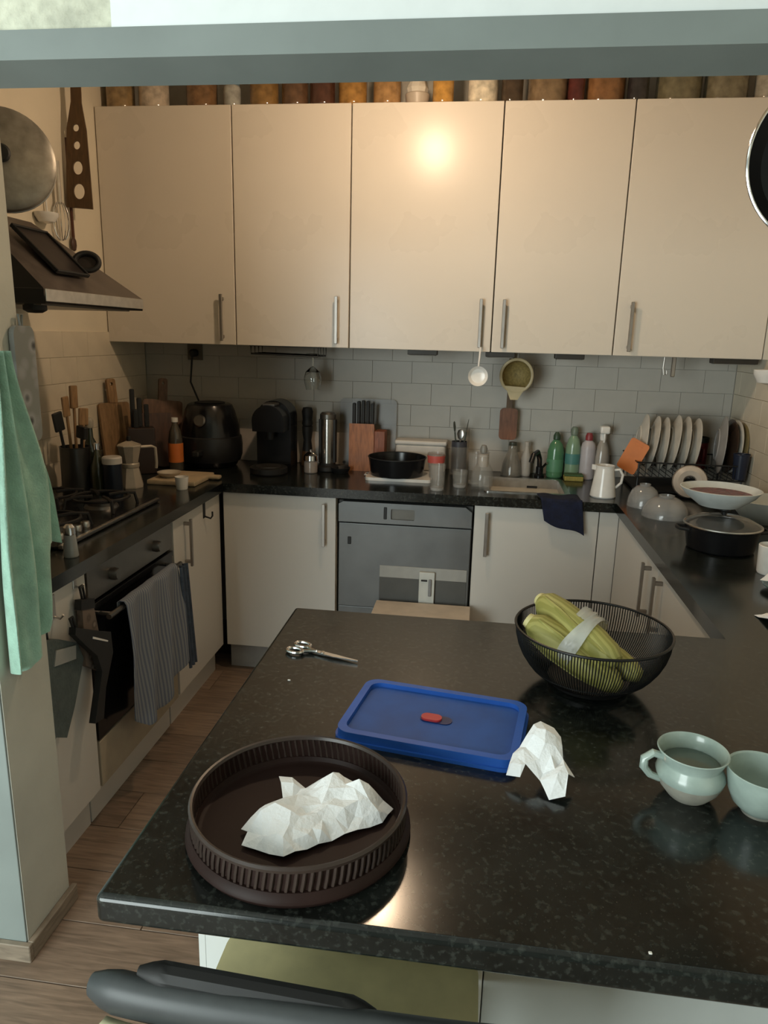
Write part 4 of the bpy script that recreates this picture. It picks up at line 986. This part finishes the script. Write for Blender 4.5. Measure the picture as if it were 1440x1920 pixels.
lz('body', [(0, 0), (.028, 0), (.03, .006), (.042, .13), (.04, .13), (.028, .01), (0, .008)], CLOUD, rc)
lz('red_band', [(.0382, .085), (.0395, .086), (.0425, .118), (.0415, .12)], mat('red_print', (.50, .09, .07), .5), rc)
THIN = mat('thin_clear_glass', (.40, .38, .34), .06, alpha=.2, coat=1.0, var=.05)
def tumbler(label, x, y, r, h, bell=False):
    t = thing('drinking_glass', label, 'glass', (x, y, ZT))
    lz('body', [(r*.7, .006), (r*.86, .012), (r, h), (r*.95, h), (r*.8, .014), (0, .012)], THIN, t)
    lz('base', [(0, 0), (r*.78, 0), (r*.84, .004), (r*.84, .012), (0, .0125)], mat('thick_glass_base', (.55, .53, .5), .05, alpha=.5, coat=1.0), t)
tumbler('clear tumbler at the front of the back worktop', -.165, 3.14, .036, .115)
tumbler('low clear tumbler right of the front tumbler', -.068, 3.235, .036, .075)
tumbler('tall clear glass at the left of the sink', -.005, 3.33, .032, .145)
cj = thing('cutlery_jar', 'clear jar of cutlery behind the tumblers', 'jar', (-.085, 3.54, ZT))
lz('body', [(0, 0), (.04, 0), (.045, .006), (.045, .14), (.042, .14), (.04, .008), (0, .006)], THIN, cj)
lz('inner_sleeve', [(.036, .01), (.038, .165), (.036, .165), (.034, .01)], mat('dark_grey_sleeve', (.05, .05, .06), .5), cj)
for k, (dx, dy, h, nm, lb, m, sz) in enumerate(((-.03, 0, .245, 'serving_spoon', 'dark round headed spoon in the cutlery jar', mat('dark_green_grey_nylon', (.06, .07, .055), .4), (.052, .06)), (.038, .0, .25, 'kitchen_spatula', 'dark narrow spatula slanting right out of the cutlery jar', mat('dark_green_grey_nylon', (.06, .07, .055), .4), (.018, .07)), (.004, .01, .20, 'table_spoon', 'steel spoon in the middle of the cutlery jar', STEEL, (.04, .055)))):
    t = thing(nm, lb, 'utensil', (-.085, 3.54, ZT+.012)); top = Vector((dx, dy, h))
    mk('handle', tube(B(), [(0, 0, 0), top*.5, top*.8], .004, 8), m, t)
    mk('head', lathe(B(), [(0, 0), (sz[0]/2*.7, sz[1]*.2), (sz[0]/2, sz[1]*.55), (sz[0]/2*.7, sz[1]*.9), (0, sz[1])], 18, squash=(1, .25)), m, t, top*.78, top.to_track_quat('Z', 'Y').to_euler())
gj = thing('glass_jar', 'round glass jug with a pale neck beside the sink', 'jar', (.032, 3.235, ZT))
lz('body', [(0, 0), (.04, 0), (.05, .012), (.053, .05), (.045, .085), (.028, .115), (.026, .15), (.03, .165), (.028, .165), (.023, .15), (.025, .115), (.042, .085), (.05, .05), (.046, .014), (0, .008)], THIN, gj)
lz('contents', [(0, .1), (.02, .098), (.024, .12), (.023, .155), (0, .157)], mat('pale_cream_contents', (.52, .45, .38), .6), gj)
lz('stopper', [(.015, .16), (.016, .18), (.01, .195), (0, .196)], mat('grey_stopper', (.2, .19, .17), .4), gj)
cf = thing('glass_carafe', 'conical clear carafe with a dark stopper behind the sink', 'carafe', (.175, 3.585, ZT))
lz('body', [(0, 0), (.05, 0), (.053, .006), (.045, .06), (.022, .125), (.02, .15), (.018, .15), (.02, .125), (.042, .06), (.048, .01), (0, .006)], mat('smoky_glass', (.33, .31, .27), .08, alpha=.45, coat=1.0), cf)
lz('stopper', [(.012, .13), (.02, .152), (.018, .166), (0, .168)], mat('dark_green_stopper', (.05, .055, .04), .4), cf)
hl_ = thing('plastic_bottle', 'pale plastic bottle standing between the carafe and the black tap', 'bottle', (.245, 3.60, ZT))
lz('body', [(0, 0), (.022, 0), (.025, .01), (.024, .09), (.012, .13), (.01, .15), (0, .15)], mat('dull_white_plastic', (.40, .37, .33), .5), hl_)
lz('cap', [(.011, .148), (.012, .15), (.012, .168), (0, .169)], mat('dull_white_plastic', (.4, .37, .33), .5), hl_)
tp = thing('kitchen_tap', 'black curved kitchen tap behind the sink', 'tap', (.312, 3.585, ZT))
lz('base', [(0, 0), (.024, 0), (.024, .01), (.018, .016), (.018, .05), (0, .05)], BLACKP, tp)
mk('spout', tube(B(), [(0, 0, .03), (-.004, -.01, .09), (-.018, -.04, .128), (-.04, -.085, .12), (-.05, -.10, .085)], .0125, 10), BLACKP, tp)
mk('lever', tube(B(), [(.012, 0, .045), (.03, -.03, .075)], .006, 8), CHROME, tp)
# bottles
def bottle(nm, label, x, y, prof, m, capprof, capm, lab=None):
    t = thing(nm, label, 'bottle', (x, y, ZT)); lz('body', prof, m, t); lz('cap', capprof, capm, t)
    if lab: lz('label', lab[0], lab[1], t)
    return t
GRB = mat('green_detergent_plastic', (.075, .20, .10), .2, coat=.3); GRB2 = mat('pale_green_plastic', (.20, .31, .20), .25, coat=.3)
bottle('detergent_bottle', 'translucent green washing-up bottle with dark cap behind the sink', .385, 3.60, [(0, 0), (.036, 0), (.04, .008), (.04, .13), (.03, .165), (.014, .185), (0, .186)], GRB,
       [(.013, .183), (.017, .188), (.017, .205), (.008, .222), (0, .223)], mat('dark_green_cap', (.03, .06, .035), .4), [[(.0405, .03), (.041, .031), (.041, .09), (.0405, .091)], mat('green_label', (.09, .24, .13), .5)])
bottle('detergent_bottle', 'pale green bottle with a teal mark next to the dark capped green one', .468, 3.605, [(0, 0), (.032, 0), (.036, .008), (.036, .15), (.026, .19), (.013, .21), (0, .212)], GRB2,
       [(.013, .208), (.017, .212), (.019, .235), (.012, .25), (0, .251)], mat('grey_green_cap', (.16, .2, .15), .4), [[(.0365, .07), (.037, .071), (.037, .12), (.0365, .121)], mat('teal_label', (.07, .21, .19), .5)])
bottle('cleaner_bottle', 'lilac white bottle with a red cap behind the sink', .538, 3.595, [(0, 0), (.032, 0), (.036, .006), (.036, .15), (.03, .175), (.014, .19), (0, .19)], mat('lilac_white_plastic', (.46, .43, .45), .35),
       [(.014, .188), (.018, .19), (.018, .21), (.012, .225), (0, .226)], mat('dark_red_cap', (.24, .035, .04), .4))
sb = thing('spray_bottle', 'clear spray bottle with a white trigger head', 'bottle', (.605, 3.60, ZT))
lz('body', [(0, 0), (.034, 0), (.037, .006), (.036, .11), (.026, .16), (.013, .195), (0, .196)], mat('dull_clear_plastic', (.34, .31, .27), .2, coat=.4), sb)
mk('trigger_head', box(B(), (-.022, -.04, .225), (.024, .02, .262), .009, 3), WHITEC, sb)
lz('neck', [(.014, .19), (.016, .2), (.016, .228), (0, .228)], WHITEC, sb)
mk('trigger', tube(B(), [(0, -.03, .23), (0, -.036, .205), (0, -.03, .185)], .005, 8), WHITEC, sb)
spg = thing('sponge', 'yellow-green sponge lying behind the sink under the green bottles', 'sponge', (.47, 3.53, ZT))
mk('foam', box(B(), (-.045, -.03, 0), (.045, .03, .024), .005, 2), mat('yellow_foam', (.33, .27, .07), .9, bump=.5, bscale=120), spg)
mk('scourer', box(B(), (-.045, -.03, .024), (.045, .03, .032), .003, 1), mat('green_scourer', (.06, .12, .05), .95), spg)
jg = thing('milk_jug', 'white tapered ceramic jug at the corner of the worktop', 'jug', (.555, 3.185, ZT), (0, 0, math.radians(-18)))
lz('body', [(0, 0), (.052, 0), (.055, .005), (.046, .07), (.038, .125), (.041, .138), (.038, .138), (.034, .122), (.042, .07), (.048, .01), (0, .008)], WHITEC, jg)
mk('spout', prism(B(), [(-.012, -.0), (.0, -.02), (.012, .0)], .115, .137, 'XY'), WHITEC, jg, (-.036, 0, 0), (0, 0, math.radians(-90)))
mk('handle', tube(B(), [(.036, .01, .118), (.06, .014, .122), (.074, .016, .10), (.07, .016, .065), (.052, .012, .045), (.044, .008, .042)], .006, 10), WHITEC, jg)
jm = thing('jug_mat', 'dull grey mat under the white jug', 'mat', (.545, 3.165, ZT-.0005)); jm.location.z = ZT
bpy.data.objects.remove(jm)
# blue cloth over the edge
NAVY = mat('navy_towelling', (.008, .012, .034), .95, var=.3, vscale=40, bump=.3, bscale=200)
def cloth(u, v):
    x = .27+u*.17+.03*v; s_ = v*.26
    hem = .012*math.sin(u*6)
    if s_ < .09: return Vector((x-.01*v, 3.0395+.09-s_, .9275+.004*math.sin(u*9+v*4)))
    d = s_-.09
    return Vector((x, 3.036+.004*math.sin(u*8), .9265-d*(.55+.35*u)-hem*d*4))
tag(mk('dish_cloth', sheet(B(), cloth, 24, 26), NAVY, solid=.006), 'dark navy cloth draped over the front edge by the sink', 'cloth')

# ------------------------------------------------------------------ dish rack with crockery
RK = mat('black_coated_wire', (.02, .02, .02), .4, .3)
dr = thing('dish_rack', 'black wire dish rack full of plates in the right corner', 'dish rack', (.945, 3.46, ZT))
bm = B()
for z, rr in ((.14, .0035), (.075, .003)):
    tube(bm, [(-.235, -.165, z), (.225, -.165, z), (.225, .175, z), (-.235, .175, z)], rr, 6, True)
mk('frame', bm, RK, dr)
bm = B()
for k in range(16):
    x = -.225+k*.029
    tube(bm, [(x, -.165, .14), (x, -.16, .075), (x, .17, .075), (x, .175, .14)], .0018, 5)
wq = mk('floor_wires', bm, RK, dr); wq['kind'] = 'stuff'
for sx in (-.225, .215):
    for sy in (-.155, .165): mk('leg', tube(B(), [(sx, sy, .0), (sx, sy, .14)], .0045, 8), RK, dr)
mk('drip_tray', prism(B(), rrect(-.23, -.16, .22, .17, .02), .006, .016, 'XY'), BLACKM, dr)
def plate(label, x, y, r, tilt, col, yaw=0):
    t = thing('dinner_plate', label, 'plate', (x, y, ZT+.085+r), (0, math.radians(90+tilt), math.radians(yaw)), group='plates standing in the dish rack')
    lz('dish', [(0, .006), (r*.55, .005), (r*.66, .012), (r*.97, .022), (r, .024), (r*.995, .027), (r*.96, .026), (r*.62, .018), (r*.5, .012), (0, .012)], col, t, 48)
    lz('foot_ring', [(r*.5, .005), (r*.5, .001), (r*.53, .001), (r*.56, .006)], col, t, 36)
PW = mat('cream_white_porcelain', (.60, .56, .49), .2); PG = mat('grey_porcelain', (.36, .35, .34), .25); PB = mat('dark_brown_glaze', (.05, .03, .02), .25); PO = mat('ochre_glaze', (.22, .17, .08), .3)
pls = ['first white plate from the left in the dish rack, behind the orange board', 'second white plate from the left in the dish rack', 'third white plate from the left in the dish rack', 'fourth white plate from the left in the dish rack', 'fifth white plate from the left in the dish rack', 'sixth white plate in the dish rack, left of the red mug']
for k in range(6): plate(pls[k], .735+k*.046, 3.47, .128-.003*(k % 3), 6+random.uniform(-2, 2), PW, -4)
plate('wide pale grey plate at the right of the dish rack', 1.075, 3.44, .13, 2, PG, -10)
plate('dark brown plate behind the wide grey plate', 1.115, 3.47, .122, 3, PB, 0)
plate('cream plate near the right wall in the dish rack', 1.14, 3.48, .12, 4, PW, 0)
plate('ochre plate at the right end of the dish rack', 1.165, 3.48, .115, 4, PO, 0)
ob_ = thing('plastic_board', 'orange plastic board leaning against the first plate of the rack', 'board', (.672, 3.36, ZT+.09), (0, math.radians(24), math.radians(-28)))
mk('sheet', prism(B(), rrect(-.045, 0, .045, .15, .012), -.003, .003, 'XZ'), mat('orange_plastic', (.62, .19, .045), .45), ob_)
mk('grip_rim', tube(B(), [(-.02, 0, .128), (.02, 0, .128), (.02, 0, .138), (-.02, 0, .138)], .004, 6, True), mat('orange_plastic', (.6, .2, .05), .45), ob_)
rm = thing('mug', 'dark red mug standing in the dish rack between the plates', 'mug', (1.045, 3.575, ZT+.08))
lz('body', [(0, 0), (.034, 0), (.037, .004), (.039, .135), (.036, .135), (.033, .006), (0, .005)], mat('dark_red_glaze', (.14, .018, .02), .3), rm)
lz('dark_rim_band', [(.0392, .125), (.0398, .126), (.0398, .15), (.036, .15), (.0355, .125)], mat('dark_green_band', (.02, .025, .015), .4), rm)
mk('handle', tube(B(), [(.0, -.037, .105), (.005, -.06, .1), (.005, -.065, .07), (.005, -.055, .045), (.0, -.037, .04)], .005, 8), mat('dark_red_glaze', (.14, .018, .02), .3), rm)
nb = thing('beaker', 'dark navy beaker at the front right of the dish rack', 'cup', (1.152, 3.318, ZT+.08))
nb.scale = (.85, .85, 1)
lz('body', [(0, 0), (.03, 0), (.032, .004), (.04, .11), (.038, .11), (.03, .006), (0, .005)], mat('navy_plastic_cup', (.018, .024, .045), .35), nb)
lz('rim_ring', [(.04, .108), (.0415, .111), (.04, .114), (.038, .111)], mat('navy_plastic_cup', (.018, .024, .045), .35), nb)
rg = thing('ring_dish', 'cream ring-shaped ceramic mould standing on edge before the dish rack', 'mould', (.925, 3.235, ZT+.073), (math.radians(78), 0, math.radians(-14)))
mk('ring', lathe(B(), [(.022, .0), (.028, .02), (.048, .028), (.068, .02), (.073, .0), (.068, -.016), (.055, -.02), (.048, .004), (.035, -.018), (.024, -.014), (.022, 0)], 40), mat('cream_pink_glaze', (.50, .43, .36), .3), rg)
lz('inner_cone', [(.0225, -.012), (.0215, .0), (.0225, .012)], mat('brown_clay', (.12, .08, .05), .6), rg)

# ------------------------------------------------------------------ right worktop
FRG = mat('hazy_glass', (.46, .46, .45), .12, alpha=.38, coat=.8, var=.1)
for lb, x, y, r, h in (('smaller upturned glass bowl at the back of the right worktop', .695, 3.035, .066, .085), ('larger upturned glass bowl at the front of the right worktop', .742, 2.868, .088, .075)):
    t = thing('glass_bowl', lb, 'bowl', (x, y, ZT))
    lz('bowl', [(r, 0), (r*.99, .012), (r*.93, h*.45), (r*.75, h*.78), (r*.48, h*.97), (r*.3, h), (r*.28, h-.003), (r*.46, h*.95), (r*.72, h*.76), (r*.9, h*.45), (r*.96, .012), (r*.97, 0)], FRG, t, 40)
    lz('foot', [(r*.32, h-.002), (r*.34, h+.008), (r*.28, h+.008), (r*.26, h-.002), (0, h-.003)], FRG, t, 32)
pt = thing('cooking_pot', 'black cooking pot with a glass lid on the right worktop', 'pot', (.815, 2.43, ZT))
pt.scale = (.93, .93, 1)
lz('body', [(0, 0), (.105, 0), (.112, .006), (.124, .075), (.127, .08), (.122, .08), (.108, .01), (0, .006)], BLACKP, pt, 48)
gl_ = lz('lid', [(.128, .083), (.120, .092), (.085, .107), (.04, .115), (0, .117)], mat('smoked_lid_glass', (.10, .10, .095), .06, alpha=.6, coat=1.0), pt, 48)
mk('lid_rim', tube(B(), [(.127*math.cos(2*PI*k/48), .127*math.sin(2*PI*k/48), .083) for k in range(48)], .004, 8, True), STEEL, gl_)
mk('lid_knob', lathe(B(), [(.008, .116), (.009, .126), (.02, .132), (.018, .14), (0, .142)], 20), BLACKM, gl_)
for s in (-1, 1):
    mk('side_handle', tube(B(), [(s*.118, -.025, .065), (s*.15, -.022, .068), (s*.155, 0, .068), (s*.15, .022, .068), (s*.118, .025, .065)], .006, 8), BLACKM, pt)
wbo = thing('serving_bowl', 'white shallow bowl of dark red food on top of the black pot', 'bowl', (.802, 2.455, ZT+.142))
wbo.scale = (.86, .86, .95)
lz('body', [(0, 0), (.075, 0), (.08, .004), (.125, .035), (.142, .055), (.146, .06), (.141, .061), (.12, .04), (.075, .012), (0, .009)], mat('white_enamel', (.62, .66, .65), .22), wbo, 56)
lz('food', [(0, .036), (.09, .037), (.118, .041), (.118, .036), (0, .03)], mat('dark_red_stew', (.13, .025, .028), .3, var=.4, vscale=60, bump=.6, bscale=60), wbo, 40)
b2 = thing('mixing_bowl', 'pale grey-white mixing bowl at the right edge behind the pot', 'bowl', (1.095, 2.86, ZT))
lz('body', [(0, 0), (.06, 0), (.064, .005), (.10, .045), (.122, .085), (.125, .09), (.12, .091), (.096, .048), (.055, .012), (0, .01)], mat('grey_white_glaze', (.50, .53, .50), .3), b2, 48)
lz('foot', [(.055, .0), (.058, -.0), (.06, .006), (.05, .006)], mat('grey_white_glaze', (.5, .53, .5), .3), b2, 36)
wm = thing('mug', 'white mug at the right edge beside the black pot', 'mug', (.884, 2.185, ZT))
lz('body', [(0, 0), (.034, 0), (.037, .005), (.04, .085), (.038, .087), (.034, .008), (0, .007)], WHITEC, wm)
mk('handle', tube(B(), [(.038, 0, .07), (.062, 0, .068), (.066, 0, .045), (.055, 0, .025), (.038, 0, .02)], .005, 8), WHITEC, wm)
tl = thing('side_plate', 'teal side plate under white paper at the right edge', 'plate', (.893, 2.02, ZT))
lz('dish', [(0, 0), (.05, 0), (.055, .004), (.085, .014), (.087, .017), (.083, .017), (.05, .007), (0, .006)], mat('teal_glaze', (.06, .13, .13), .25), tl, 44)
lz('foot_ring', [(.044, 0), (.046, -.0), (.05, .003), (.04, .003)], mat('teal_glaze', (.06, .13, .13), .25), tl, 30)
crumple('paper_towel', [(-.075, .01), (-.04, -.03), (.02, -.05), (.06, .0), (.04, .05), (-.02, .055)], [(-.02, .01, .05, .05)], .03, 0, 21, 'crumpled white paper towel on the teal plate at the right edge', (.878, 2.03, ZT+.0175))
crumple('paper_towel', [(-.05, .06), (-.02, -.06), (.05, -.09), (.08, .0), (.03, .08)], [(.0, .0, .03, .06)], .015, 0, 27, 'white paper towel lying at the right edge where the worktops meet', (.762, 1.75, ZT+.0005))
